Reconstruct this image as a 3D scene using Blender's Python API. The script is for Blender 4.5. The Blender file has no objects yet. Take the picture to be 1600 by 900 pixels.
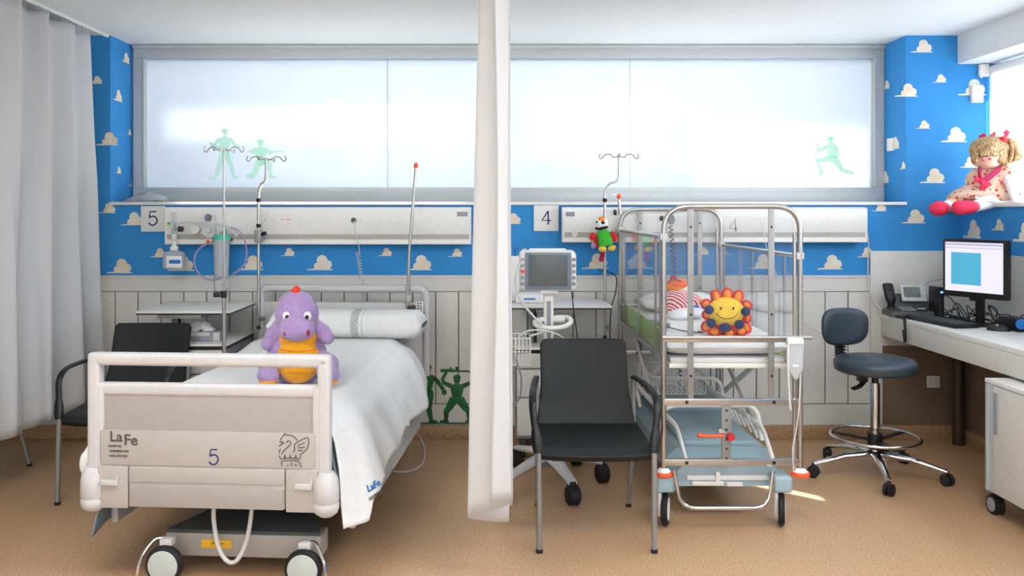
import bpy, bmesh, math, random
from mathutils import Vector, Matrix, Euler, noise
random.seed(7)
PI = math.pi
SC = bpy.context.scene
COL = SC.collection
# ------------------------------------------------------------------ camera
F, VX, VY, HC = 1348.0, 775.0, 332.0, 1.457      # focal length in px, vanishing point, eye height
cam_d = bpy.data.cameras.new('camera'); cam = bpy.data.objects.new('camera', cam_d); COL.objects.link(cam)
cam.location = (0, 0, HC); cam.rotation_euler = (PI/2, 0, 0)
cam_d.sensor_width = 36; cam_d.lens = F/1600*36
cam_d.shift_x = (800-VX)/1600; cam_d.shift_y = -(450-VY)/1600
cam_d.clip_start = .05; cam_d.clip_end = 100
SC.camera = cam
# ------------------------------------------------------------------ world, sun, ceiling lights, added fill lights, exposure
w = bpy.data.worlds.new('world'); SC.world = w; w.use_nodes = True
bg = w.node_tree.nodes['Background']
bg.inputs[0].default_value = (.75, .87, 1, 1); bg.inputs[1].default_value = 5.0
sun_d = bpy.data.lights.new('sun', 'SUN'); sun = bpy.data.objects.new('sun', sun_d); COL.objects.link(sun)
sun_d.energy = 30; sun_d.angle = .012; sun_d.color = (1, .97, .92)
sun.rotation_euler = Vector((-.755, .655, -.878)).to_track_quat('-Z', 'Y').to_euler()
def area(name, loc, rot, sx, sy, energy, color):
    d = bpy.data.lights.new(name, 'AREA'); o = bpy.data.objects.new(name, d); COL.objects.link(o)
    d.shape = 'RECTANGLE'; d.size = sx; d.size_y = sy; d.energy = energy; d.color = color
    o.location = loc; o.rotation_euler = rot
    return o
WHITE = (1, .985, .965)
for lx, ly, le in ((-1.5, 2.3, 20), (1.3, 2.3, 24), (-1.5, 0, 12), (1.3, 0, 14)):
    area('ceiling_panel_lamp', (lx, ly, 2.57), (0, 0, 0), 1.2, .6, le, WHITE)
area('ceiling_fill', (-1.15, 5.50, 1.512), (PI, 0, 0), 1.8, .05, 5, (1, .99, .97))  # added strip light over the left trunking, brightens the ceiling
area('ceiling_fill', (1.4, 5.50, 1.522), (PI, 0, 0), 1.8, .05, 5, (1, .99, .97))  # same added ceiling fill over the right trunking
area('ceiling_bounce_fill', (-.6, -1.6, 1.75), (PI, 0, 0), 6, .5, 90, (.97, .985, 1))  # unseen fill added behind the camera, bounces light off the ceiling
area('window_daylight', (3.24, 1.5, 1.97), (0, PI/2, 0), .8, 3.2, 75, (.9, .96, 1))
area('front_fill', (-.6, -2.05, 1.5), (PI/2, 0, 0), 6.5, 1.8, 26, (.93, .97, 1))  # soft frontal fill added behind the camera for walls and ceiling
area('corridor_lamp', (0, 7.0, 2.97), (0, 0, 0), 5.0, .5, 54, (.97, .98, 1))
area('corridor_lamp', (0, 6.25, 2.97), (0, 0, 0), 5.6, .3, 15, (.97, .98, 1))
SC.view_settings.view_transform = 'Standard'
try: SC.view_settings.look = 'None'
except Exception: pass
SC.view_settings.exposure = 0.52; SC.view_settings.gamma = 1; SC.view_settings.use_curve_mapping = False
# ------------------------------------------------------------------ helpers
def P(px, py, Y): return Vector(((px-VX)*Y/F, Y, HC-(py-VY)*Y/F))
def X(px, Y): return (px-VX)*Y/F
def Z(py, Y): return HC-(py-VY)*Y/F
def lin(c):
    def f(v):
        v /= 255.0
        return v/12.92 if v <= .04045 else ((v+.055)/1.055)**2.4
    return tuple(f(v) for v in c)
def mat(name, rgb, rough=.5, metal=0, noise_amt=0, scale=30, bump=0, bscale=200, trans=0, coat=0, sheen=0, rgb2=None, spec=None):
    m = bpy.data.materials.new(name); m.use_nodes = True
    nt = m.node_tree; b = nt.nodes['Principled BSDF']
    c = lin(rgb); b.inputs['Base Color'].default_value = (*c, 1)
    b.inputs['Roughness'].default_value = rough; b.inputs['Metallic'].default_value = metal
    if spec is not None: b.inputs['Specular IOR Level'].default_value = spec
    if coat: b.inputs['Coat Weight'].default_value = coat
    if sheen: b.inputs['Sheen Weight'].default_value = sheen
    if trans: b.inputs['Transmission Weight'].default_value = trans
    tc = nt.nodes.new('ShaderNodeTexCoord')
    n = nt.nodes.new('ShaderNodeTexNoise'); n.inputs['Scale'].default_value = scale; n.inputs['Detail'].default_value = 4
    nt.links.new(tc.outputs['Object'], n.inputs['Vector'])
    c2 = lin(rgb2) if rgb2 else tuple(v*(1-max(noise_amt, .04)) for v in c)
    r = nt.nodes.new('ShaderNodeValToRGB'); r.color_ramp.elements[0].position = .38; r.color_ramp.elements[1].position = .62
    r.color_ramp.elements[0].color = (*c2, 1); r.color_ramp.elements[1].color = (*c, 1)
    nt.links.new(n.outputs['Fac'], r.inputs['Fac']); nt.links.new(r.outputs['Color'], b.inputs['Base Color'])
    if bump:
        n2 = nt.nodes.new('ShaderNodeTexNoise'); n2.inputs['Scale'].default_value = bscale; n2.inputs['Detail'].default_value = 3
        nt.links.new(tc.outputs['Object'], n2.inputs['Vector'])
        bp = nt.nodes.new('ShaderNodeBump'); bp.inputs['Strength'].default_value = bump; bp.inputs['Distance'].default_value = .004
        nt.links.new(n2.outputs['Fac'], bp.inputs['Height']); nt.links.new(bp.outputs['Normal'], b.inputs['Normal'])
    return m
def mixmat(name, rgb, transl=.4, transp=0, gloss=.0, rough=.2, blur=0):
    """thin sheet: diffuse + translucent + clear + gloss"""
    m = bpy.data.materials.new(name); m.use_nodes = True; nt = m.node_tree; nt.nodes.clear()
    c = (*lin(rgb), 1)
    out = nt.nodes.new('ShaderNodeOutputMaterial')
    d = nt.nodes.new('ShaderNodeBsdfDiffuse'); d.inputs[0].default_value = c
    t = nt.nodes.new('ShaderNodeBsdfTranslucent'); t.inputs[0].default_value = c
    x = nt.nodes.new('ShaderNodeBsdfTransparent'); x.inputs[0].default_value = (1, 1, 1, 1)
    g = nt.nodes.new('ShaderNodeBsdfGlossy'); g.inputs['Roughness'].default_value = rough; g.inputs[0].default_value = (1, 1, 1, 1)
    def mx(f, a, b_):
        k = nt.nodes.new('ShaderNodeMixShader'); k.inputs[0].default_value = f
        nt.links.new(a, k.inputs[1]); nt.links.new(b_, k.inputs[2]); return k
    k1 = mx(transl, d.outputs[0], t.outputs[0])
    if blur:
        x = nt.nodes.new('ShaderNodeBsdfRefraction'); x.inputs['IOR'].default_value = 1.25; x.inputs['Roughness'].default_value = blur
    k2 = mx(transp, k1.outputs[0], x.outputs[0])
    k3 = mx(gloss, k2.outputs[0], g.outputs[0])
    if gloss:
        fr = nt.nodes.new('ShaderNodeFresnel'); fr.inputs['IOR'].default_value = 1.45
        mu = nt.nodes.new('ShaderNodeMath'); mu.operation = 'MULTIPLY'; mu.inputs[1].default_value = gloss
        nt.links.new(fr.outputs[0], mu.inputs[0]); nt.links.new(mu.outputs[0], k3.inputs[0])
    nt.links.new(k3.outputs[0], out.inputs[0])
    return m
def emis(name, rgb, s):
    m = bpy.data.materials.new(name); m.use_nodes = True; b = m.node_tree.nodes['Principled BSDF']
    b.inputs['Base Color'].default_value = (.05, .05, .05, 1)
    b.inputs['Emission Color'].default_value = (*lin(rgb), 1); b.inputs['Emission Strength'].default_value = s
    return m
M = dict(
    ceiling=mat('ceiling_paint', (226, 230, 231), .9),
    blue=mat('blue_wallpaper', (46, 142, 212), .75, noise_amt=.03, scale=3),
    cloud=mat('cloud_print', (236, 232, 220), .8, rgb2=(228, 214, 190), scale=9),
    cream=mat('cream_laminate', (218, 217, 212), .45),
    groove=mat('groove_shadow_paint', (120, 116, 104), .8),
    brown=mat('brown_laminate', (122, 100, 82), .6),
    brown_dark=mat('dark_brown_metal', (62, 46, 36), .45),
    alu=mat('satin_aluminium', (186, 192, 194), .45, metal=.0),
    white=mat('white_plastic', (236, 236, 232), .4),
    panelwhite=mat('trunking_enamel', (238, 238, 234), .35),
    greyband=mat('grey_channel', (176, 172, 164), .5),
    offwhite=mat('warm_grey_plastic', (204, 203, 203), .4),
    bedgrey=mat('footboard_infill', (170, 163, 157), .5),
    bedlabel=mat('footboard_label', (184, 178, 171), .5),
    bedmid=mat('bed_grey', (150, 146, 142), .5),
    darkgrey=mat('dark_grey_plastic', (70, 72, 74), .5),
    black=mat('black_plastic', (18, 18, 20), .4),
    blackrub=mat('black_rubber', (24, 24, 26), .7),
    leather=mat('black_leatherette', (27, 31, 32), .5, bump=.15, bscale=300, spec=.3),
    stoolvinyl=mat('blue_grey_vinyl', (48, 60, 72), .38, bump=.1, bscale=250),
    steel=mat('brushed_steel', (190, 188, 184), .28, metal=1),
    chrome=mat('chrome', (215, 215, 215), .1, metal=1),
    greysteel=mat('grey_painted_steel', (146, 146, 144), .4, metal=.4),
    linen=mat('white_linen', (238, 240, 240), .85, bump=.25, bscale=60),
    linengrey=mat('grey_woven_stripe', (168, 172, 168), .9, rgb2=(214, 216, 212), scale=160),
    bluecloth=mat('blue_grey_cloth', (158, 176, 190), .85, bump=.3, bscale=40),
    tub=mat('blue_grey_moulding', (156, 180, 189), .45),
    orange=mat('orange_plastic', (240, 92, 40), .4),
    red=mat('red_plastic', (205, 30, 38), .4),
    purple=mat('lilac_plush', (182, 154, 208), .95, noise_amt=.15, scale=60, bump=.9, bscale=260, sheen=.4),
    yellow=mat('amber_plush', (250, 172, 20), .95, noise_amt=.1, scale=40, bump=.6, bscale=220, sheen=.3),
    plushred=mat('scarlet_plush', (222, 34, 40), .9, noise_amt=.15, bump=.5, sheen=.2),
    coral=mat('coral_plush', (246, 74, 56), .9, noise_amt=.1, bump=.5),
    eyewhite=mat('eye_white', (245, 245, 245), .3), eyeblack=mat('eye_black', (10, 10, 12), .15),
    maroon=mat('maroon_felt', (170, 34, 80), .9),
    plushgreen=mat('green_plush', (72, 196, 62), .95, noise_amt=.15, bump=.5),
    sunyel=mat('sun_yellow_plush', (244, 206, 70), .95, noise_amt=.15, scale=20, bump=.5),
    sunorange=mat('sun_orange_plush', (250, 150, 60), .95, bump=.4),
    navy=mat('navy_pompom', (22, 52, 108), .95, noise_amt=.3, bump=.9),
    skin=mat('doll_cloth_skin', (246, 206, 186), .8),
    hair=mat('straw_blonde_yarn', (206, 172, 128), .8, rgb2=(150, 116, 76), scale=60, bump=.8, bscale=120),
    shoe=mat('pink_red_felt', (232, 48, 86), .8, bump=.3),
    lime=mat('lime_green_padding', (158, 206, 60), .7),
    teal=mat('teal_lid', (80, 200, 176), .35),
    screen_grey=mat('dark_screen', (96, 104, 108), .22),
    screen_bezel=mat('bluegrey_bezel', (120, 134, 150), .4),
    ink=mat('navy_ink', (26, 40, 110), .6), logo=mat('brown_grey_ink', (92, 84, 78), .6),
    soldier=mat('green_sticker', (22, 112, 58), .5, rgb2=(12, 70, 36), scale=14),
    tissue=mat('tissue_paper', (240, 240, 242), .9),
    boxgrey=mat('grey_carton', (150, 152, 160), .7),
    yellabel=mat('yellow_label', (236, 186, 40), .6),
    lilac=mixmat('lilac_clear_tube', (206, 190, 224), .5, .25, .4, .2),
    clearpl=mixmat('clear_plastic', (238, 243, 245), .5, .42, .6, .12),
    plexi=mixmat('acrylic_sheet', (235, 240, 242), .5, .98, .45, .03),
    curtain=mixmat('curtain_cloth', (232, 233, 234), .36),
    blind=mixmat('blind_cloth', (250, 250, 252), .6),
    frosted=mixmat('frosted_film', (238, 245, 250), .75, .35, .6, .1, .28),
    paleg=mixmat('pale_green_film', (212, 246, 224), .8, .5),
    bag=mixmat('thin_polythene', (230, 235, 240), .5, .45, .8, .15),
    wheelgrey=mat('pale_wheel_disc', (190, 198, 194), .5),
    bluelabel=mat('blue_label', (30, 110, 190), .5),
)
# speckled sheet-vinyl floor
def floor_mat(name, k=1.0):
    m = bpy.data.materials.new(name); m.use_nodes = True; nt = m.node_tree; b = nt.nodes['Principled BSDF']
    tc = nt.nodes.new('ShaderNodeTexCoord')
    v = nt.nodes.new('ShaderNodeTexNoise'); v.inputs['Scale'].default_value = 110; v.inputs['Detail'].default_value = 6; v.inputs['Roughness'].default_value = .7
    nt.links.new(tc.outputs['Object'], v.inputs['Vector'])
    r = nt.nodes.new('ShaderNodeValToRGB'); e = r.color_ramp.elements
    e[0].position = .34; e[0].color = (*[x*k for x in lin((156, 122, 90))], 1)
    e[1].position = .66; e[1].color = (*[x*k for x in lin((222, 186, 148))], 1)
    x = r.color_ramp.elements.new(.5); x.color = (*[q*k for q in lin((198, 160, 122))], 1)
    nt.links.new(v.outputs['Fac'], r.inputs['Fac'])
    big = nt.nodes.new('ShaderNodeTexNoise'); big.inputs['Scale'].default_value = 1.3
    nt.links.new(tc.outputs['Object'], big.inputs['Vector'])
    mx = nt.nodes.new('ShaderNodeMixRGB'); mx.blend_type = 'MULTIPLY'; mx.inputs[0].default_value = .15
    nt.links.new(r.outputs[0], mx.inputs[1]); nt.links.new(big.outputs['Fac'], mx.inputs[2])
    nt.links.new(mx.outputs[0], b.inputs['Base Color'])
    b.inputs['Roughness'].default_value = .36
    return m
M['floor'] = floor_mat('speckled_vinyl'); M['base'] = floor_mat('speckled_vinyl_cove', .8)

def catmull(pts, n=6, closed=False):
    pts = [Vector(p) for p in pts]; N = len(pts); out = []
    if N < 3: return pts
    rng = range(N if closed else N-1)
    for i in rng:
        if closed: a, b, c, d = pts[(i-1) % N], pts[i], pts[(i+1) % N], pts[(i+2) % N]
        else: a, b, c, d = pts[max(i-1, 0)], pts[i], pts[i+1], pts[min(i+2, N-1)]
        for k in range(n):
            t = k/n
            out.append(.5*((2*b)+(c-a)*t+(2*a-5*b+4*c-d)*t*t+(3*b-a-3*c+d)*t**3))
    if not closed: out.append(pts[-1])
    return out
def fillet(pts, r, n=5):
    pts = [Vector(p) for p in pts]; out = [pts[0]]
    for i in range(1, len(pts)-1):
        a, b, c = pts[i-1], pts[i], pts[i+1]
        u = (a-b); v = (c-b); rr = min(r, u.length*.48, v.length*.48)
        p, q = b+u.normalized()*rr, b+v.normalized()*rr
        for k in range(n+1):
            t = k/n; out.append((1-t)**2*p+2*t*(1-t)*b+t*t*q)
    out.append(pts[-1]); return out
class MB:
    def __init__(s, m=None): s.bm = bmesh.new(); s.mats = []; s.mi = 0; s.flat = False; m and s.m(m)
    def m(s, name):
        k = M[name] if isinstance(name, str) else name
        if k not in s.mats: s.mats.append(k)
        s.mi = s.mats.index(k); return s
    def _f(s, faces):
        for f in faces: f.material_index = s.mi; f.smooth = True
    def box(s, c, size, rot=None, bevel=0, seg=2):
        mt = Matrix.Translation(Vector(c))
        if rot: mt = mt @ Euler(rot).to_matrix().to_4x4()
        mt = mt @ Matrix.Diagonal((*size, 1))
        r = bmesh.ops.create_cube(s.bm, size=1, matrix=mt); vs = r['verts']
        es = {e for v in vs for e in v.link_edges}
        if bevel:
            rb = bmesh.ops.bevel(s.bm, geom=list(es), offset=min(bevel, min(size)*.49), segments=seg, profile=.6, affect='EDGES')
            fs = {f for v in rb['verts'] for f in v.link_faces}
        else: fs = {f for v in vs for f in v.link_faces}
        s._f(fs); return s
    def b2(s, p0, p1, bevel=0, seg=2):
        a, b = Vector(p0), Vector(p1)
        return s.box((a+b)/2, [max(abs(x), 1e-4) for x in (b-a)], None, bevel, seg)
    def tube(s, pts, r, seg=10, closed=False, flat=None, cap=True):
        pts = [Vector(p) for p in pts]; q = [pts[0]]
        for p in pts[1:]:
            if (p-q[-1]).length > 1e-5: q.append(p)
        pts = q; n = len(pts)
        R = r if isinstance(r, (list, tuple)) else [r]*n
        if len(R) != n: R = [R[0]+(R[-1]-R[0])*i/(n-1) for i in range(n)] if len(R) == 2 else (list(R)+[R[-1]]*n)[:n]
        T = []
        for i in range(n):
            a = pts[(i-1) % n] if (closed or i) else pts[0]; b = pts[(i+1) % n] if (closed or i < n-1) else pts[-1]
            T.append((b-a).normalized())
        up = Vector((0, 0, 1)) if abs(T[0].z) < .9 else Vector((0, 1, 0))
        N = (up-T[0]*up.dot(T[0])).normalized(); rings = []
        for i in range(n):
            N = (N-T[i]*N.dot(T[i])); N = N.normalized() if N.length > 1e-6 else T[i].orthogonal().normalized()
            B = T[i].cross(N)
            fx, fy = flat if flat else (1, 1)
            rings.append([s.bm.verts.new(pts[i]+(N*math.cos(2*PI*k/seg)*fx+B*math.sin(2*PI*k/seg)*fy)*R[i]) for k in range(seg)])
        fs = []
        for i in range(n if closed else n-1):
            a, b = rings[i], rings[(i+1) % n]
            for k in range(seg): fs.append(s.bm.faces.new((a[k], a[(k+1) % seg], b[(k+1) % seg], b[k])))
        if not closed and cap: fs.append(s.bm.faces.new(rings[0][::-1])); fs.append(s.bm.faces.new(rings[-1]))
        s._f(fs); return s
    def cyl(s, p0, p1, r, r2=None, seg=16): return s.tube([p0, p1], [r, r if r2 is None else r2], seg)
    def lathe(s, prof, c=(0, 0, 0), axis=None, seg=24, sx=1, sy=1):
        mt = Matrix.Translation(Vector(c))
        if axis is not None: mt = mt @ Vector(axis).to_track_quat('Z', 'Y').to_matrix().to_4x4()
        rings = []
        for (r, z) in prof:
            if r < 1e-5: rings.append([s.bm.verts.new(mt @ Vector((0, 0, z)))])
            else: rings.append([s.bm.verts.new(mt @ Vector((r*sx*math.cos(2*PI*k/seg), r*sy*math.sin(2*PI*k/seg), z))) for k in range(seg)])
        fs = []
        for a, b in zip(rings, rings[1:]):
            if len(a) == 1 and len(b) == 1: continue
            for k in range(seg):
                k2 = (k+1) % seg
                if len(a) == 1: fs.append(s.bm.faces.new((a[0], b[k2], b[k])))
                elif len(b) == 1: fs.append(s.bm.faces.new((a[k], a[k2], b[0])))
                else: fs.append(s.bm.faces.new((a[k], a[k2], b[k2], b[k])))
        s._f(fs); return s
    def ell(s, c, r, rot=None, seg=20):
        if not isinstance(r, (tuple, list)): r = (r, r, r)
        mt = Matrix.Translation(Vector(c))
        if rot: mt = mt @ Euler(rot).to_matrix().to_4x4()
        mt = mt @ Matrix.Diagonal((*r, 1))
        q = bmesh.ops.create_uvsphere(s.bm, u_segments=seg, v_segments=max(8, seg*2//3), radius=1, matrix=mt)
        s._f({f for v in q['verts'] for f in v.link_faces}); return s
    def prism(s, pts, vec):
        vec = Vector(vec); a = [s.bm.verts.new(Vector(p)) for p in pts]; b = [s.bm.verts.new(Vector(p)+vec) for p in pts]
        n = len(a); fs = [s.bm.faces.new(a), s.bm.faces.new(b[::-1])]
        for i in range(n): fs.append(s.bm.faces.new((a[i], b[i], b[(i+1) % n], a[(i+1) % n])))
        s._f(fs); return s
    def grid(s, fn, nu, nv, closed_u=False):
        V = [[s.bm.verts.new(Vector(fn(i/(nu-(0 if closed_u else 1)), j/(nv-1)))) for j in range(nv)] for i in range(nu)]
        fs = []
        for i in range(nu if closed_u else nu-1):
            for j in range(nv-1):
                a = V[i]; b = V[(i+1) % nu]; fs.append(s.bm.faces.new((a[j], b[j], b[j+1], a[j+1])))
        s._f(fs); return s
    def text(s, body, size, c, u=(1, 0, 0), v=(0, 0, 1), depth=.0006, align='CENTER', bold=0):
        cu = bpy.data.curves.new('t', 'FONT'); cu.body = body; cu.size = size; cu.align_x = align; cu.align_y = 'CENTER'
        cu.extrude = depth; cu.offset = bold; cu.resolution_u = 4
        o = bpy.data.objects.new('t', cu); COL.objects.link(o); bpy.context.view_layer.update()
        me = bpy.data.meshes.new_from_object(o.evaluated_get(bpy.context.evaluated_depsgraph_get()))
        bpy.data.objects.remove(o); bpy.data.curves.remove(cu)
        u = Vector(u).normalized(); v = Vector(v).normalized(); n = u.cross(v)
        mt = Matrix.Translation(Vector(c)) @ Matrix((u, v, n)).transposed().to_4x4()
        me.transform(mt); k0 = set(s.bm.faces); me.materials.clear()
        s.bm.from_mesh(me); s.bm.faces.ensure_lookup_table()
        for f in [q for q in s.bm.faces if q not in k0]: f.material_index = s.mi; f.smooth = False
        bpy.data.meshes.remove(me); return s
def wm(o):
    m = Matrix.LocRotScale(o.location, o.rotation_euler, o.scale)
    return wm(o.parent) @ m if o.parent else m
def obj(name, mb, parent=None, world=True, sharp=38, loc=None):
    bmesh.ops.recalc_face_normals(mb.bm, faces=[f for f in mb.bm.faces]) if not mb.flat else None
    for e in mb.bm.edges:
        if len(e.link_faces) == 2 and e.calc_face_angle(0) > math.radians(sharp): e.smooth = False
    me = bpy.data.meshes.new(name); mb.bm.to_mesh(me); mb.bm.free()
    for k in mb.mats: me.materials.append(k)
    o = bpy.data.objects.new(name, me); COL.objects.link(o)
    if parent:
        o.parent = parent
        if world: me.transform(wm(parent).inverted())
    elif loc is not None:
        me.transform(Matrix.Translation(-Vector(loc))); o.location = loc
    return o
def tag(o, label, cat, group=None, kind=None):
    if label: o['label'] = label
    if cat: o['category'] = cat
    if group: o['group'] = group
    if kind: o['kind'] = kind
    return o
def thing(name, label, cat, loc, rz=0, group=None):
    o = bpy.data.objects.new(name, None); COL.objects.link(o); o.location = loc; o.rotation_euler = (0, 0, rz)
    o.empty_display_size = .05
    return tag(o, label, cat, group)
def struct(name, mb): return tag(obj(name, mb), None, None, None, 'structure')
def copy_tree(o, parent=None):
    c = o.copy(); COL.objects.link(c); c.parent = parent
    for ch in list(o.children): copy_tree(ch, c)
    return c
def subd(o, n=1, simple=False):
    k = o.modifiers.new('sub', 'SUBSURF'); k.levels = n; k.render_levels = n; return o
def solid(o, t):
    k = o.modifiers.new('solid', 'SOLIDIFY'); k.thickness = t; k.offset = 0; return o
def blend(o, voxel, it=6):
    k = o.modifiers.new('remesh', 'REMESH'); k.mode = 'VOXEL'; k.voxel_size = voxel; k.use_smooth_shade = True
    s = o.modifiers.new('smooth', 'SMOOTH'); s.iterations = it; s.factor = .5; return o

# ------------------------------------------------------------------ the room
D1, D2, CH = 5.57, 5.89, 2.6          # lower wall face, recessed window plane, ceiling height
XL, XR = -2.49, 2.645                 # sides of the window recess
WR, WG = 2.98, 3.14                   # right wall face below the sill, right window plane
struct('floor', MB('floor').b2((-4.4, -2.2, -.08), (WR+.3, D1+.02, 0)))
struct('ceiling', MB('ceiling').b2((-4.4, -2.2, CH), (WR+.4, D2+.12, CH+.12)))
struct('wall_left', MB('cream').b2((-4.4, -2.2, 0), (-4.3, D1+.4, CH)))
struct('wall_front', MB('cream').b2((-4.4, -2.3, 0), (WR+.4, -2.2, CH)))
def cloud(mb, c, wd, u=(1, 0, 0), n=(0, -1, 0), clipu=None):
    """printed cloud: a puff of round lobes on a thin flat base line"""
    u = Vector(u); n = Vector(n); z = Vector((0, 0, 1)); c = Vector(c)
    lobes = [(.08, .37, .205), (.29, .21, .165), (-.10, .15, .13), (.10, .16, .20)]
    k = 0
    for (a, b, r) in lobes:
        k += 1; pts = []
        for i in range(26):
            t = 2*PI*i/26; x = a+r*math.cos(t); y = max(.03, b+r*math.sin(t))
            if clipu: x = min(max(x, clipu[0]/wd), clipu[1]/wd)
            pts.append(c+u*(x*wd)+z*(y*wd)+n*(.0010+.00015*k))
        mb.m('cloud'); f = mb.bm.faces.new([mb.bm.verts.new(p) for p in pts]); f.material_index = mb.mi
    x0, x1 = -.5, .5
    if clipu: x0 = max(x0, clipu[0]/wd); x1 = min(x1, clipu[1]/wd)
    pts = [c+u*(a*wd)+z*(b*wd)+n*.002 for a, b in ((x0, 0), (x1, 0), (x1-.01, .035), (.3 if not clipu else x1, .07), (-.2 if not clipu else x0, .07), (x0, .035))]
    f = mb.bm.faces.new([mb.bm.verts.new(p) for p in pts]); f.material_index = mb.mi
wb = MB('blue'); wb.flat = True
wb.b2((-4.4, D1, 0), (3.4, D2+.1, 1.505))
wb.b2((-4.4, D1, 1.505), (XL, D2+.1, CH)); wb.b2((XR, D1, 1.505), (3.4, D2+.1, CH))
for px, py, wd in [(187, 427, 38), (168, 333, 26), (207, 352, 34), (248, 402, 24), (283, 423, 40), (392, 422, 38), (450, 400, 21), (500, 422, 39),
                   (602, 400, 21), (655, 422, 39), (712, 401, 21), (800, 350, 28), (700+118, 400, 20), (930, 420, 40), (1189, 420, 38), (1097, 398, 21), (1297, 421, 38), (1353, 402, 26),
                   (1374, 330, 22), (1427, 349, 36), (1440, 82, 33), (1468, 129, 21), (1416, 151, 34), (1442, 201, 21), (1490, 222, 39),
                   (1457, 286, 38), (1514, 262, 28), (1519, 149, 42), (168, 227, 34), (150, 131, 20), (100, 300, 30), (60, 420, 34)]:
    cloud(wb, P(px, py, D1), wd*D1/F*1.05)
for px, py, wd in [(196, 98, .12), (184, 158, .13), (202, 211, .07), (185, 271, .08), (206, 291, .1)]:
    Y = XL*F/(px-VX); cloud(wb, (XL, Y, Z(py, Y)), wd, u=(0, 1, 0), n=(1, 0, 0), clipu=(D1-Y+.002, D2-Y))
for px, py, wd in [(1385, 139, .1), (1398, 233, .14), (1411, 264, .08), (1382, 286, .14)]:
    Y = XR*F/(px-VX); cloud(wb, (XR, Y, Z(py, Y)), wd, u=(0, -1, 0), n=(-1, 0, 0), clipu=(-(D2-Y), Y-D1-.002))
struct('wall_back', wb)
# wainscot of upright boards
t = MB('cream')
t.b2((-4.3, D1-.014, .95), (X(1358, D1), D1, 1.045)); t.b2((-4.3, D1-.02, 1.035), (X(1358, D1), D1, 1.052), .002)
t.b2((-4.3, D1-.014, .09), (X(1358, D1), D1, .222))
x = X(217, D1)-.1475*14; xe = X(1358, D1)
while x < xe:
    a, b = max(x+.004, -4.3), min(x+.1475-.004, xe)
    if b > a: t.b2((a, D1-.014, .228), (b, D1, .945))
    x += .1475
t.m('groove').b2((-4.3, D1-.006, .09), (xe, D1, 1.03))
struct('trim_1', t)
struct('trim_2', MB('cream').b2((xe+.002, D1-.018, .60), (WR, D1, Z(392, D1)), .002).b2((WR-.018, 1.2, .60), (WR, D1-.018, Z(392, D1)), .002))
struct('trim_3', MB('brown').b2((X(1377, D1), D1-.012, .09), (WR, D1, .6)).b2((WR-.012, 1.2, .09), (WR, D1-.012, .6)).m('cream').b2((xe+.002, D1-.016, .09), (X(1377, D1), D1, .6)))
bb = MB('base'); bb.b2((-4.3, D1-.03, 0), (WR, D1, .09), .01); struct('baseboard_back', bb)
struct('baseboard_right', MB('base').b2((WR-.03, -2.2, 0), (WR, D1-.03, .09), .008))
# sill of the recess
struct('trim_4', MB('white').b2((XL-.13*0-.0, D1-.02, 1.505), (XR, D2, 1.525), .003).b2((X(178, D1), D1-.022, 1.503), (XL+.01, D1-.001, 1.525), .003))
# right wall: low part, beam, window recess
wr = MB('blue'); wr.flat = True
wr.b2((WR, -2.2, 0), (WR+.4, D1, 1.49)); wr.b2((WR+.0, -2.2, 1.49), (WR+.4, .3, 2.43))
for px, py, wd in [(1519, 372, .2), (1560, 360, .12), (1600, 378, .2)]:
    Y = WR*F/(px-VX); cloud(wr, (WR, Y, Z(py, Y)), wd, u=(0, -1, 0), n=(-1, 0, 0), clipu=(-(D1-Y)+.002, .5))
struct('wall_right', wr)
struct('trim_5', MB('ceiling').b2((WR, -2.2, 2.415), (WR+.4, D1, CH)))          # beam above the window
struct('trim_6', MB('white').b2((WR-.02, .3, 1.49), (WG+.02, D1, 1.513), .003)) # right window sill
# right window
wn = MB('alu')
GAPY = 3.0; BG = 3.073
for y0, y1 in ((.3, .36), (GAPY-.20, GAPY-.14), (GAPY+.14, GAPY+.20), (D1-.06, D1)):
    wn.b2((WG+.1, y0, 1.513), (WG+.15, y1, 2.415), .003)
wn.b2((WG+.1, .3, 1.513), (WG+.15, D1, 1.56), .003); wn.b2((WG+.1, .3, 2.37), (WG+.15, D1, 2.415), .003)
o2 = struct('window_2', wn)
obj('pane', MB('plexi').b2((WG+.12, .3, 1.52), (WG+.124, D1, 2.41)), o2)
bl = thing('roller_blind', 'white glowing roller blind drawn down behind the seated rag doll', 'blind', (WG+.04, 4.35, 2.415))
obj('fabric', MB('blind').b2((WG+.04, BG+.036, 1.515), (WG+.042, D1-.012, 2.37)), bl)
obj('roller', MB('white').cyl((WG+.05, BG+.03, 2.375), (WG+.05, D1-.01, 2.375), .026), bl)
obj('bracket', MB('white').b2((WG-.03, D1-.03, 2.33), (WG+.03, D1-.002, 2.412), .006).tube([P(1532, 106, D1-.02), P(1530, 114, D1-.02), P(1534, 122, D1-.02)], .006), bl)
bl = thing('roller_blind', 'second white roller blind further along the right window, beyond the picture edge', 'blind', (WG+.04, 1.6, 2.415))
obj('fabric', MB('blind').b2((WG+.04, .32, 1.515), (WG+.042, BG-.036, 2.37)), bl)
obj('roller', MB('white').cyl((WG+.05, .32, 2.375), (WG+.05, BG-.03, 2.375), .026), bl)
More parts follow.
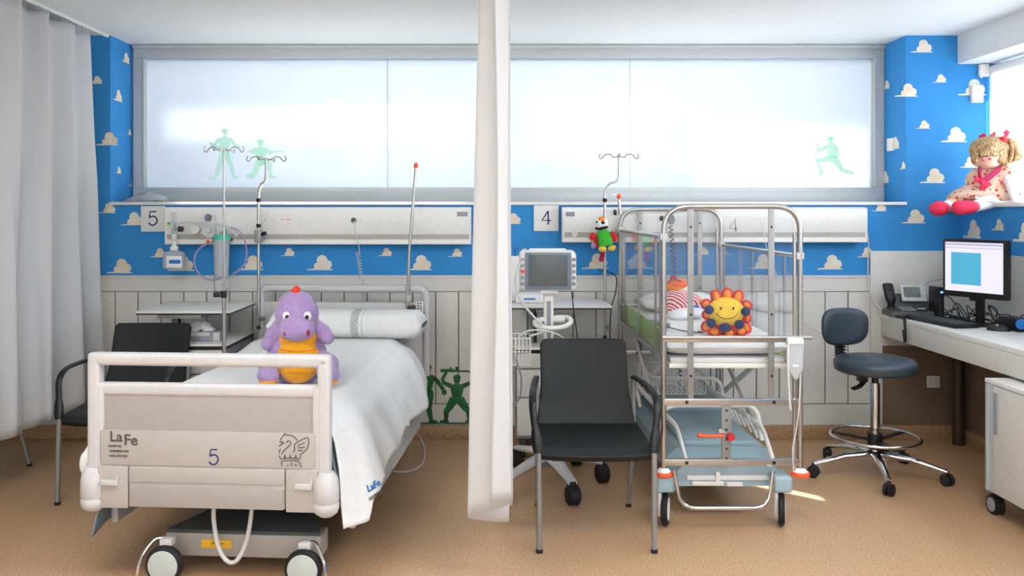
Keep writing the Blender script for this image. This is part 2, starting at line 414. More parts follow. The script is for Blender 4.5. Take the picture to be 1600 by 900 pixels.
# back window
fx0, fx1, fz0, fz1 = X(210, D2), X(1380, D2), 1.525, 2.597
gx0, gx1, gz0, gz1 = X(228, D2), X(1364, D2), Z(293, D2), Z(91, D2)
wf = MB('alu')
wf.b2((fx0, D2-.02, fz0), (fx1, D2+.06, gz0), .004); wf.b2((fx0, D2-.02, gz1), (fx1, D2+.06, fz1), .004)
wf.b2((fx0, D2-.02, gz0), (gx0, D2+.06, gz1), .004); wf.b2((gx1, D2-.02, gz0), (fx1, D2+.06, gz1), .004)
wf.b2((fx0, D2-.035, gz1+.06), (fx1, D2-.02, fz1), .003); wf.b2((fx0+.02, D2-.03, fz0), (fx1-.02, D2-.02, gz0-.03), .003)
wf.b2((gx0-.012, D2-.028, gz0-.012), (gx0, D2-.018, gz1+.012), .002); wf.b2((gx1, D2-.028, gz0-.012), (gx1+.012, D2-.018, gz1+.012), .002)
wf.b2((X(868, D2), D2-.038, gz1+.055), (X(870, D2), D2-.03, fz1))
o1 = struct('window_1', wf)
obj('pane', MB('frosted').b2((gx0, D2+.02, gz0), (X(604.5, D2), D2+.026, gz1)), o1)
obj('pane', MB('frosted').b2((X(605.5, D2), D2+.02, gz0), (X(984.5, D2), D2+.026, gz1)), o1)
obj('pane', MB('frosted').b2((X(985.5, D2), D2+.02, gz0), (gx1, D2+.026, gz1)), o1)
obj('seal', MB('alu').b2((X(604.5, D2), D2+.02, gz0), (X(605.5, D2), D2+.026, gz1)).b2((X(984.5, D2), D2+.02, gz0), (X(985.5, D2), D2+.026, gz1)), o1)
M['corr'] = mat('pale_blue_corridor_paper', (176, 200, 226), .8)
# corridor beyond the frosted glass
cw = MB('ceiling'); cw.b2((-4.4, 8.1, 0), (4.6, 8.2, 3.0)); cw.b2((-4.5, D2+.1, 0), (-4.4, 8.2, 3.0)); cw.b2((4.6, D2+.1, 0), (4.7, 8.2, 3.0))
cw.b2((-4.5, D2+.1, 3.0), (4.7, 8.2, 3.1)); cw.b2((-4.5, D2+.1, 2.72), (4.7, D2+.12, 3.1)); cw.b2((3.4, D2+.1, 0), (4.7, D2+.12, 3.0))
cw.m('corr').b2((-4.4, 8.09, 0), (4.6, 8.1, 3.0)); cw.flat = True
for i in range(9): cloud(cw, (-3.0+.72*i, 8.09, 2.66), .42); cloud(cw, (-2.7+.72*i, 8.09, 1.86), .42)
struct('wall_corridor', cw)
struct('floor_corridor', MB('floor').b2((-4.5, D2+.1, -.08), (4.7, 8.2, 0)))
M_ = 0
M['lit'] = emis('corridor_glow', (245, 250, 255), 2.3)  # invented glowing panels, make the bright shapes behind the frosted glass
lw = MB('lit'); lw.b2((-3.1, 8.06, 2.12), (.1, 8.08, 2.42)); lw.b2((.35, 8.06, 2.0), (1.5, 8.08, 2.48)); lw.b2((1.9, 8.06, 1.5), (4.2, 8.08, 2.25))
struct('glow_panels', lw)
def digit(mb, ch, c, h, m_='ink'):
    """5 or 4 drawn with an even pen stroke in the XZ plane, h tall"""
    c = Vector(c); t = h*.052
    if ch == '5':
        pts = [(.24, .5), (-.20, .5), (-.26, .04)]; arc = [(-.26, .04), (-.12, .13), (.06, .15), (.24, .04), (.30, -.16), (.22, -.38), (.02, -.5), (-.18, -.46), (-.30, -.30)]
        mb.m(m_).tube([c+Vector((a*h, 0, b*h)) for a, b in pts], t, 8, flat=(1, 1) if 0 else None).tube(catmull([c+Vector((a*h, 0, b*h)) for a, b in arc], 5), t, 8)
    else:
        mb.m(m_).tube([c+Vector((a*h, 0, b*h)) for a, b in ((.14, -.5), (.14, .5))], t, 8).tube([c+Vector((a*h, 0, b*h)) for a, b in ((.14, .5), (-.32, -.20), (.34, -.20))], t, 8)
    for v in mb.bm.verts: v.co.y = c.y+(v.co.y-c.y)*.12
    return mb
# ------------------------------------------------------------------ hospital bed
BR = -math.atan(.07)
bed = thing('hospital_bed', 'wheeled hospital bed with a pale grey footboard marked 5', 'bed', (-1.12, 3.37, 0), BR)
BM = wm(bed)
def B(x, y, z): return BM @ Vector((x, y, z))
L = dict(world=False)
def rrect(x0, x1, z0, z1, r, n=6):
    o = []
    for cx, cz, a0 in ((x1-r, z1-r, 0), (x0+r, z1-r, PI/2), (x0+r, z0+r, PI), (x1-r, z0+r, 1.5*PI)):
        for k in range(n+1):
            a = a0+PI/2*k/n; o.append((cx+r*math.cos(a), cz+r*math.sin(a)))
    return o
fb = MB('offwhite')   # rim: top bar, two uprights, lower rail of the hand opening
fb.box((0, 0, .882), (.968, .05, .05), None, .018, 4)
for s in (-1, 1): fb.box((s*.459, 0, .67), (.05, .05, .46), None, .016, 4)
fb.box((0, 0, .765), (.90, .042, .05), None, .015, 3)
fb.box((-.44, 0, .62), (.05, .046, .34), None, .012); fb.box((.44, 0, .62), (.05, .046, .34), None, .012)
f_o = obj('footboard', fb, bed, **L)
obj('infill_panel', MB('bedgrey').box((0, 0, .61), (.87, .03, .32), None, .004), f_o, **L)
obj('label_panel', MB('bedlabel').box((0, -.018, .5375), (.865, .01, .137), None, .003), f_o, **L)
fm = MB('bedlabel').box((0, 0, .39), (.62, .056, .155), None, .006)
fm.box((0, -.03, .436), (.615, .006, .055), None, .003).m('bedgrey').box((0, -.031, .352), (.612, .006, .08), None, .003)
obj('lower_module', fm, f_o, **L)
for s in (-1, 1):
    q = MB('bedlabel').box((s*.375, 0, .385), (.125, .06, .166), None, .008)
    lt = obj('latch_cover', q, f_o, **L)
    obj('latch', MB('offwhite').box((s*.385, -.036, .405), (.068, .014, .022), None, .005).box((s*.385+.03, -.033, .42), (.008, .008, .03), None, .002), lt, **L)
    bp = MB('offwhite').lathe([(0, .282), (.025, .284), (.044, .298), (.05, .318), (.05, .332), (.047, .336), (.047, .340), (.05, .344), (.05, .40), (.046, .43), (.03, .455), (0, .46)], (s*.465, -.002, 0), seg=24)
    obj('corner_bumper', bp, f_o, **L)
lf = MB('logo')
def BX(px, py): return ((px-VX)*3.34/F+1.12, HC-(py-VY)*3.345/F)
def lettr(mb, s, px, py, size, bold=0, y=-.0245): x, z = BX(px, py); mb.text(s, size, (x, y, z), bold=bold)
lettr(lf, 'La', 176, 685.5, .057, .0009); lettr(lf, 'Fe', 200, 690.5, .060, .0009)
lettr(lf, 'HOSPITAL', 174.5, 700, .0125, .0002); lettr(lf, 'UNIVERSITARI', 181, 708, .0125, .0002); lettr(lf, 'I POLITÈCNIC', 180, 715.5, .0125, .0002)
obj('hospital_logo', lf, f_o, **L)
gm = MB('logo')
def G(*pp): return [(BX(420+x/11.25, 660+y/11.25)[0], -.0242, BX(420+x/11.25, 660+y/11.25)[1]) for x, y in pp]
for st in ([(225, 330), (235, 280), (275, 215), (310, 175), (345, 195), (440, 205), (500, 245), (535, 290)], [(460, 500), (485, 440), (480, 370), (540, 315), (620, 270), (725, 240), (725, 390), (690, 450), (620, 510), (575, 545)],
           [(330, 340), (370, 295), (405, 310), (410, 355), (350, 420), (295, 470), (255, 535)], [(540, 380), (600, 355), (670, 325)], [(545, 415), (600, 415), (665, 405)], [(540, 460), (580, 465), (620, 460)],
           [(240, 335), (270, 315), (285, 350), (250, 365), (205, 400)], [(235, 440), (215, 480), (215, 520)], [(210, 560), (240, 615), (300, 605), (400, 598), (500, 605), (570, 610), (600, 565)],
           [(265, 745), (260, 660), (400, 640), (555, 655), (600, 740)], [(425, 675), (435, 740)], [(350, 740), (380, 728)], [(480, 715), (530, 720)], [(590, 740), (620, 745)]):
    gm.tube(catmull(G(*st), 4), .0019, 6)
for cx in (310, 405, 505): gm.prism(G((cx-22, 595), (cx, 525), (cx+22, 595)), (0, .001, 0))
obj('winged_crest', gm, f_o, **L)
x, z = BX(334, 714.5); obj('bed_number', digit(MB(), '5', (x, -.0238, z+.001), .058), f_o, **L)
# headboard
hb = MB('offwhite')
hb.tube(fillet([(-.49, 2.0, .45), (-.49, 2.0, .985), (.55, 2.0, .985), (.55, 2.0, .45)], .05, 6), .024, 12)
hb.box((.03, 2.0, .83), (1.0, .035, .14), None, .012).box((.03, 2.0, .58), (1.0, .03, .36), None, .01)
obj('headboard', hb, bed, **L)
# deck and frame
dk = MB('bedmid').box((0, 1.02, .40), (.84, 1.9, .05), None, .01)
for s in (-1, 1): dk.box((s*.40, 1.02, .385), (.05, 1.95, .08), None, .01)
obj('deck', dk, bed, **L)
obj('mattress', MB('white').box((0, 1.0, .535), (.86, 1.9, .20), None, .05, 3), bed, **L)
for s in (-1, 1):
    for y0, y1 in ((.16, .90), (.925, 1.82)):
        xr = .525 if s > 0 else .47; r = MB('offwhite').box((s*xr, (y0+y1)/2, .29), (.03, y1-y0, .23), None, .012, 3).box((s*(xr+.018), (y0+y1)/2, .20), (.012, y1-y0-.04, .03), None, .004)
        r.m('bedmid').box((s*(xr-.05), (y0+y1)/2, .39), (.08, .10, .03), None, .004)
        obj('side_rail', r, bed, **L)
# chassis
ch = MB('bedgrey').box((.095, .16, .118), (.64, .12, .095), None, .012).m('darkgrey').prism([(-.22, .10, .167), (.41, .10, .167), (.36, .30, .20), (-.08, .30, .20)], (0, 0, .012))
ch.m('darkgrey').box((.02, 1.0, .15), (.09, 1.6, .06), None, .01).box((.02, 1.75, .13), (.60, .12, .07), None, .01)
obj('chassis', ch, bed, **L)
for y, zz in ((.45, 0), (1.35, 0)):
    obj('lift_column', MB('black').box((.1, y, .27), (.22, .16, .20), None, .02).cyl((.1, y, .16), (.1, y, .38), .05), bed, **L)
lb = MB('yellabel').box((-.01, .097, .125), (.125, .002, .034), None, .0008); lb.m('logo').text('5005  Tecnic', .010, (-.005, .0955, .127))
obj('warning_label', lb, bed, **L)
obj('cable_loop', MB('offwhite').tube(catmull([(-.005, .06, .32), (-.0, .045, .24), (.022, .035, .14), (.06, .03, .085), (.10, .03, .09), (.135, .035, .16), (.148, .05, .25), (.15, .06, .32)], 8), .009, 10), bed, **L)
def bed_wheel(x, y, s):
    wroot = MB('blackrub').lathe([(.052, -.018), (.066, -.02), (.073, -.012), (.075, 0), (.073, .012), (.066, .02), (.052, .018)], (x, y, .077), (0, 1, 0), 32)
    wo = obj('caster_wheel', wroot, bed, **L)
    obj('wheel_cover', MB('wheelgrey').lathe([(0, -.026), (.03, -.026), (.058, -.022), (.063, -.015), (.063, .015), (.058, .022), (.03, .026), (0, .026)], (x, y, .077), (0, 1, 0), 32), wo, **L)
    obj('caster_fork', MB('chrome').tube(catmull([(x+s*.02, y+.03, .17), (x+s*.05, y+.01, .165), (x+s*.088, y-.02, .10), (x+s*.098, y-.03, .03)], 6), [.007, .006], 8).m('offwhite').box((x, y+.03, .158), (.05, .05, .03), None, .008), wo, **L)
for x, y, s in ((-.18, .0, -1), (.375, .0, 1), (-.18, 1.80, -1), (.375, 1.80, 1)): bed_wheel(x, y, s)

# bed sheet: top face, rounded shoulders, hanging sides
def sheet(name, y0, y1, hemL, hemR, flL, flR, nu=90, nv=110, wr=1.0, seed=0):
    mb = MB('linen'); mb.flat = True
    def fn(u, v):
        y = y0+(y1-y0)*v; zt = .662+.055*max(0, min(1, (v-.62)/.3))
        hl, hr = hemL(v), hemR(v)
        L1, L2, L3 = zt-.05-hl, .86, zt-.05-hr; T = L1+L2+L3; s = u*T
        if s < L1: k = s/L1; x = -.455-(flL(v))*(1-k); z = hl+k*(L1); w = 1-k; ww = -1
        elif s < L1+L2:
            k = (s-L1)/L2; x = -.43+.86*k; e = min(k, 1-k)*.86
            z = zt-(.05*(1-min(1, e/.06))**2); w = 0; ww = 0
            if e < .05: x += (-.025 if k < .5 else .025)*(1-e/.05)
        else: k = (s-L1-L2)/L3; x = .455+(flR(v)+.02)*k**.5; z = zt-.05-k*L3; w = k; ww = 1
        p = Vector((x*2.2, y*2.2, z*2.2+seed))
        n1 = noise.noise(p*.9); n2 = noise.noise(p*3.1)
        z += (.006*n1+.0025*n2)*wr if ww == 0 else 0
        if ww:
            fold = math.sin(y*9.5+2*n1)*.014+math.sin(y*21+3*n1+seed)*.006+.012*n2
            x += ww*abs(w)**.7*(fold+.008); z += w*.006*n2
        # shallow tray-like crease lines across the top
        if ww == 0: z += .0022*math.sin(y*14+4*n1)*noise.noise(Vector((x*2, y*1.3, 3)))
        return (x, y, z)
    mb.grid(fn, nu, nv)
    o = obj(name, mb, None, world=False, sharp=180); o.location = bed.location; o.rotation_euler = bed.rotation_euler
    solid(o, .004); return o
def hemR(v):
    k = [(0, .215), (.07, .205), (.1, .30), (.17, .325), (.24, .31), (.33, .37), (.42, .36), (.52, .40), (.6, .372), (.72, .365), (.83, .36), (.9, .40), (.94, .42), (1, .46)]
    for (a, b), (c, d) in zip(k, k[1:]):
        if v <= c: t = (v-a)/(c-a); t = t*t*(3-2*t); return b+(d-b)*t
    return k[-1][1]
sh = sheet('bed_sheet', .045, 1.76, lambda v: .34+.03*math.sin(7*v), hemR, lambda v: .06 if v < .4 else .06-.045*min(1, (v-.4)/.2), lambda v: .045+.08*min(1, v/.12)+.008*math.sin(9*v))
tag(sh, 'white bed sheet spread over the hospital bed and hanging down its sides', 'bed sheet')
mk = MB('bluelabel')
mkc = [BM @ Vector((.592, .135, .335)), BM @ Vector((.594, .16, .30))]
us = sheet('under_blanket', .05, 1.3, lambda v: .165+.2*max(0, v-.35)+.02*math.sin(8*v), lambda v: .40, lambda v: .06, lambda v: .02, seed=4, nu=60, nv=60)
us.data.materials.clear(); us.data.materials.append(M['bluecloth'])
us.scale = (.97, 1, .93)
tag(us, 'blue-grey blanket under the white sheet, hanging at the left of the bed foot', 'blanket')
# rolled sheet edge at left of the footboard
rl = MB('linen').tube(catmull([B(-.46, .10, .54), B(-.49, .07, .525), B(-.515, .05, .48), B(-.52, .05, .44), B(-.505, .07, .40), B(-.48, .10, .38)], 6), [.01]*4+[.026]*8+[.03]*12+[.022]*5+[.008], 12, flat=(1, 1))
tag(obj('folded_towel', rl, loc=B(-.50, .06, .3)), 'white and blue folded cloth edge sticking out left of the bed footboard', 'cloth')
# blue laundry print on the hanging corner
pr = MB('bluelabel')
for i in range(7): pr.text('LaFe', .03, (0, 0, 0)) if i == 0 else None
pr.bm.free(); pr = MB('bluelabel'); _, pc_, pn_, _ = sh.closest_point_on_mesh(Vector((.70, .17, .335)))
if pn_.x < 0: pn_ = -pn_
uu = (Vector((0, 1, 0))-pn_*pn_.y).normalized(); vv_ = pn_.cross(uu)
pr.text('LaFe', .04, pc_+pn_*.004+vv_*.03, uu, vv_, bold=.001); pr.m('logo').text('HOSPITAL', .02, pc_+pn_*.004-vv_*.01, uu, vv_, bold=.0006)
obj('laundry_print', pr, sh, world=False)
# pillow / bolster
pm = MB('linen'); pm.flat = True
def pil(u, v):
    a = 2*PI*u; x = -.42+.92*v; e = min(1, min(v, 1-v)/.05)
    e = max(.0, e)**.5; n = noise.noise(Vector((x*4, a, 2)))
    ry, rz = .14*(.55+.45*e)+.006*n, .082*(.15+.85*e)*(1+.05*n)
    ca, sa = math.cos(a), math.sin(a)
    if v > .93: ry += (v-.93)*.5
    return (x, .0+ry*math.copysign(abs(ca)**.75, ca), rz*math.copysign(abs(sa)**.8, sa)+.008*n*(v > .9))
pm.grid(pil, 48, 70, closed_u=True)
pb = thing('pillow', 'white pillow with grey woven bands at the head of the hospital bed', 'pillow', B(.07, 1.80, .795), BR)
obj('pillow_case', pm, pb, world=False, sharp=180)
def band(v0, v1):
    b_ = MB('linengrey'); b_.flat = True
    b_.grid(lambda u, v: tuple(c*k for c, k in zip(pil(u, v0+(v1-v0)*v), (1, 1.012, 1.02))), 48, 4, closed_u=True); return b_
obj('woven_band', band(.22, .255), pb, world=False, sharp=180); obj('woven_band', band(.55, .60), pb, world=False, sharp=180)
obj('woven_band', band(.62, .625), pb, world=False, sharp=180)

# ------------------------------------------------------------------ lilac dinosaur plush
DY = 4.02
dz = Z(600, DY-.1)-.0
D = thing('plush_dinosaur', 'lilac plush dinosaur with a yellow belly sitting on the bed sheet', 'soft toy', (X(466, DY), DY, .668))
def dp(px, py, dy=0): Y = DY+dy; return P(px, py, Y)-Vector((0, 0, 0))
s_ = DY/F
body = MB('purple')
body.ell(dp(466, 558, .02), (46*s_, .115, 44*s_)).ell(dp(466, 520, .02), (36*s_, .095, 30*s_))
body.ell(dp(464, 490, 0), (34.5*s_, .10, 32*s_)).ell(dp(463, 478, .0), (29*s_, .088, 24*s_))   # head
body.ell(dp(464, 512, -.085), (27*s_, .07, 22*s_)).ell(dp(449, 516, -.09), (12*s_, .055, 14*s_)).ell(dp(479, 516, -.09), (12*s_, .055, 14*s_))  # muzzle
body.tube([dp(440, 505, 0), dp(428, 522, -.02), dp(418, 538, -.035)], [11*s_, 12.5*s_, 10*s_], 14).ell(dp(418, 537, -.035), 10.5*s_)
body.tube([dp(492, 508, 0), dp(506, 520, -.02), dp(513, 529, -.035)], [11*s_, 12.5*s_, 10*s_], 14).ell(dp(512, 528, -.035), 10.5*s_)
for sx, fx in ((-1, 419), (1, 514)):
    body.tube([dp(466+sx*32, 565, 0), dp(466+sx*45, 572, -.05), dp(fx, 583, -.10)], [20*s_, 20*s_, 14*s_], 14)
    body.ell(dp(fx, 586, -.115), (17*s_, .05, 13*s_))
ob = blend(obj('body', body, D), .0055, 5)
bel = MB('yellow').ell(dp(466, 562, -.045), (34*s_, .088, 37*s_)).ell(dp(466, 528, -.03), (29*s_, .072, 30*s_))
blend(obj('belly', bel, D), .006, 8)
st = MB(mat('belly_seam', (214, 136, 10), .9))
for py in (548, 566, 582):
    w_ = 29*s_; st.tube(catmull([dp(466-28, py-2, -.095), dp(452, py, -.122), dp(466, py+1, -.128), dp(480, py, -.122), dp(466+28, py-2, -.095)], 5), .0018, 6)
obj('seam', st, D)
for fx in (419, 514): obj('foot_sole', MB('yellow').ell(dp(fx, 596, -.12), (14*s_, .045, 4.2*s_)), D)
for sx in (-1, 1):
    e = obj('eye', MB('eyewhite').ell(dp(464+sx*16.5, 494, -.098), (6*s_, .016, 7*s_), (0, 0, sx*.3)), D)
    obj('pupil', MB('eyeblack').ell(dp(464+sx*15.5, 495.5, -.1135), (3*s_, .006, 3.4*s_)), e)
    obj('nostril', MB('maroon').ell(dp(463.5+sx*18, 520, -.135), (2.6*s_, .01, 4.5*s_)), D)
cr = MB('coral').ell(dp(463, 455, -.01), (6.5*s_, .03, 9*s_)).ell(dp(460, 457, .05), (8*s_, .035, 6*s_)).ell(dp(465, 462, .09), (6*s_, .03, 8*s_))
blend(obj('crest', cr, D), .004, 4)
obj('tail', MB('purple').tube(catmull([dp(466, 575, .10), dp(462, 582, .18), dp(455, 586, .26)], 5), [.055, .035, .012], 14), D)
obj('wing', MB('tissue').ell(dp(424, 508, .06), (9*s_, .012, 6*s_), (0, -.5, 0)).ell(dp(429, 502, .06), (6*s_, .012, 6*s_)), D)

# ------------------------------------------------------------------ visitor chairs
def visitor_chair(label, loc, rz):
    t = thing('visitor_chair', label, 'chair', loc, rz, 'black visitor chairs with steel legs')
    se = MB('leather'); se.flat = True
    def sf(u, v):   # one shell: seat runs up into the back
        x = (u-.5)
        if v < .5:
            k = v/.5; y = -.25+.43*k; z = .425+.018*k-.022*max(0, 1-k*7)**2+.012*abs(x*2)**3; w = .50-.02*k
        else:
            k = (v-.5)/.5; y = .18+.03*math.sin(min(k*3, 1)*PI/2)+.11*k**1.3; z = .443+.39*k; w = .47-.05*min(1, k*2.2)+.0*k
            y += -.035*(1-(2*x)**2)*0+.03*((2*x)**2)*-1*(.6)
            if k < .18: z += 0
            if k > .94: w -= .03*((k-.94)/.06)**2
        return (x*w, y, z)
    se.grid(sf, 17, 41); s1 = obj('seat_shell', se, t, world=False, sharp=180)
    k = s1.modifiers.new('solid', 'SOLIDIFY'); k.thickness = .032; k.offset = -1
    k = s1.modifiers.new('bev', 'BEVEL'); k.width = .010; k.segments = 3; k.limit_method = 'ANGLE'
    obj('under_pan', MB('black').box((0, -.04, .385), (.38, .36, .02), None, .008), t, world=False)
    for s in (-1, 1):
        obj('leg', MB('greysteel').tube([(s*.246, -.27, .012), (s*.250, -.245, .44)], .0125, 12).m('blackrub').cyl((s*.246, -.27, 0), (s*.246, -.27, .016), .015), t, world=False)
        obj('leg', MB('greysteel').tube(fillet([(s*.225, .31, .012), (s*.232, .20, .40), (s*.236, .22, .66)], .05), .0115, 12).m('blackrub').cyl((s*.225, .31, 0), (s*.225, .31, .016), .014), t, world=False)
        obj('armrest', MB('black').tube(catmull([(s*.250, -.247, .42), (s*.262, -.225, .52), (s*.272, -.20, .61), (s*.268, -.13, .655), (s*.255, .02, .665), (s*.243, .16, .66), (s*.236, .225, .655)], 6), [.017, .019, .02, .02, .02, .017, .014], 12, flat=(.75, 1.15)), t, world=False)
        obj('side_bar', MB('greysteel').tube([(s*.249, -.25, .405), (s*.231, .205, .395)], .009, 10), t, world=False)
    obj('cross_bar', MB('greysteel').tube([(-.231, .19, .395), (.231, .19, .395)], .009, 10).tube([(-.249, -.2, .395), (.249, -.2, .395)], .009, 10), t, world=False)
    return t
vc = visitor_chair('black leatherette armchair on steel legs facing out beside the middle curtain', (.432, 3.965, 0), 0)
c2 = copy_tree(vc); c2.location = (-1.94, 4.57, 0); c2['label'] = 'black armchair behind the footboard of the bed, left hand side'
c3 = copy_tree(vc); c3.location = (-2.99, 4.73, 0); c3.rotation_euler = (0, 0, -PI/2); c3['label'] = 'armchair hidden behind the left curtain with only one steel leg showing'

# ------------------------------------------------------------------ bedside cabinets with a raised top
def cabinet(label, x0, x1, y0, y1, zt, zs):
    t = thing('bedside_cabinet', label, 'cabinet', ((x0+x1)/2, (y0+y1)/2, 0), 0, 'bedside cabinets with raised table tops')
    xc = (x0+x1)/2
    obj('table_top', MB('white').b2((x0, y0, zt-.012), (x1, y1, zt), .003).m('black').b2((x0+.003, y0+.003, zt-.02), (x1-.003, y1-.003, zt-.012)), t)
    obj('top_frame', MB('greysteel').b2((xc-.15, y0+.02, zt-.045), (xc+.10, y1-.1, zt-.02), .004), t)
    obj('post', MB('greysteel').cyl((x0+.12, (y0+y1)/2, zs), (x0+.12, (y0+y1)/2, zt-.02), .014).m('black').cyl((x0+.15, (y0+y1)/2, zs), (x0+.15, (y0+y1)/2, zt-.03), .011), t)
    obj('body', MB('boxgrey').b2((x0+.03, y0+.02, .12), (x1-.02, y1-.01, zs-.012), .004).m('black').b2((x0+.026, y0+.004, zs-.03), (x1-.016, y1-.006, zs-.012)), t)
    obj('lower_shelf', MB('white').b2((x0+.02, y0, zs-.012), (x1-.012, y1, zs), .003), t)
    for z0, z1 in ((.14, .36), (.37, .53), (.54, zs-.035)):
        d = obj('drawer', MB('cream').b2((x0+.035, y0+.004, z0), (x1-.025, y0+.02, z1), .003), t)
        obj('handle', MB('alu').b2((xc-.06, y0-.012, (z0+z1)/2-.006), (xc+.06, y0-.004, (z0+z1)/2+.006), .002).b2((xc-.055, y0-.006, (z0+z1)/2-.004), (xc-.048, y0+.005, (z0+z1)/2+.004)).b2((xc+.048, y0-.006, (z0+z1)/2-.004), (xc+.055, y0+.005, (z0+z1)/2+.004)), d)
    for sx in (x0+.07, x1-.06):
        for sy in (y0+.06, y1-.06):
            cst = MB('blackrub').cyl((sx-.014, sy, .04), (sx+.014, sy, .04), .04, seg=20).m('darkgrey').b2((sx-.018, sy-.02, .06), (sx+.018, sy+.02, .12), .005)
            obj('caster', cst, t)
    return t
cabinet('grey cabinet with white top and tissue box, behind the left armchair', -2.05, -1.515, 4.90, 5.45, .895, .708)
cabinet('grey and white cabinet behind the patient monitor on its wheeled stand', .09, .685, 5.08, 5.5, .905, .66)
tb = thing('tissue_box', 'grey tissue box with a white tissue sticking up, on the bedside cabinet', 'tissue box', (-1.70, 5.08, .708))
obj('carton', MB('boxgrey').b2((-1.835, 5.0, .709), (-1.60, 5.13, .765), .003).m('offwhite').b2((-1.64, 4.999, .712), (-1.602, 5.0, .762)).b2((-1.83, 4.999, .742), (-1.66, 5.0, .762)), tb)
tt = MB('tissue'); tt.flat = True
tt.grid(lambda u, v: (-1.79+.12*u+.02*math.sin(9*v), 5.03+.06*v, .765+.055*math.sin(PI*u)**.7*math.sin(PI*v)**.5+.012*math.sin(14*u+6*v)*math.sin(PI*u)), 14, 10)
solid(obj('tissue', tt, tb, sharp=180), .001)
obj('glass_tumbler', MB('clearpl').lathe([(.0, .71), (.035, .71), (.038, .79), (.036, .79), (.033, .714), (0, .714)], (-1.93, 5.2, 0)), None, world=False)
tag(bpy.data.objects['glass_tumbler'], 'clear plastic cup on the lower shelf of the left cabinet', 'cup')
bpy.data.objects.remove(bpy.data.objects['glass_tumbler'])

# ------------------------------------------------------------------ wall trunking units
def trunk(label, px0, px1, z0=1.255, z1=1.491, lipd=.14):
    x0, x1 = X(px0, 5.44), X(px1, 5.44)
    t = thing('bedhead_trunking', label, 'trunking', ((x0+x1)/2, D1, z0))
    m_ = MB('panelwhite')
    prof = [(D1-.016, z1), (5.475, z1), (5.445, z1-.012), (5.44, z1-.03), (5.44, z0+.085), (5.45, z0+.066), (5.45, z0+.035), (5.44, z0+.028), (5.44, z0+.004), (5.445, z0), (D1-.016, z0)]
    m_.prism([(x0, y, z) for y, z in prof], (x1-x0, 0, 0))
    obj('body', m_, t)
    obj('channel', MB('greyband').b2((x0+.01, 5.4445, z0+.036), (x1-.01, 5.4495, z0+.064)), t)
    obj('end_cap', MB('panelwhite').b2((x0-.004, 5.445, z0+.001), (x0, D1-.017, z1-.003), .001), t)
    obj('end_cap', MB('panelwhite').b2((x1, 5.445, z0+.001), (x1+.004, D1-.017, z1-.003), .001), t)
    return t
tL = trunk('long white service trunking on the wall above the hospital bed', 258, 735)
tR = trunk('long white service trunking on the wall behind the cot', 880, 1355, 1.268, 1.491)
def socket(px, py, t, n=1, m='boxgrey'):
    for i in range(n):
        c = P(px+i*11, py, 5.438)
        o = obj('socket', MB('panelwhite').lathe([(.019, 0), (.019, .003), (.016, .004), (.0155, .001), (0, .001)], c+Vector((0, .002, 0)), (0, -1, 0), 20).m('darkgrey').cyl(c+Vector((-.006, .0018, 0)), c+Vector((-.006, -.0006, 0)), .0022, seg=8).cyl(c+Vector((.006, .0018, 0)), c+Vector((.006, -.0006, 0)), .0022, seg=8).cyl(c+Vector((0, .0018, .01)), c+Vector((0, -.001, .01)), .002, seg=8), t)
for px in (415, 426, 564.5): socket(px, 344, tL)
for px, py in ((905, 358), (898, 365)): socket(px, py, tR)
obj('label_plate', MB('boxgrey').b2(P(714, 331, 5.439), P(731, 338, 5.436), .0008), tL); obj('label_plate', MB('boxgrey').b2(P(884, 331, 5.439), P(898, 338, 5.436), .0008), tR)
for a, b in ((438, 443), (446, 455)): obj('indicator', MB('orange').b2(P(a, 342.5, 5.4395), P(b, 343.5, 5.4385)), tL)
# number boards
for ch_, px0, px1, py0, py1, lb in (('5', 220, 258, 322, 362, 'white board with a dark blue number 5, left end of the bed trunking'), ('4', 834, 873, 321, 361, 'white board with a dark blue number 4, beside the gathered middle curtain')):
    Y = D1-.012; a, b = P(px0, py0, Y), P(px1, py1, Y)
    t = thing('number_sign', lb, 'sign', (a+b)/2); obj('board', MB('white').b2(a, b+Vector((0, .008, 0)), .0015), t)
    obj('number', digit(MB(), ch_, (a+b)/2+Vector((0, -.001, .003)), .088), t)

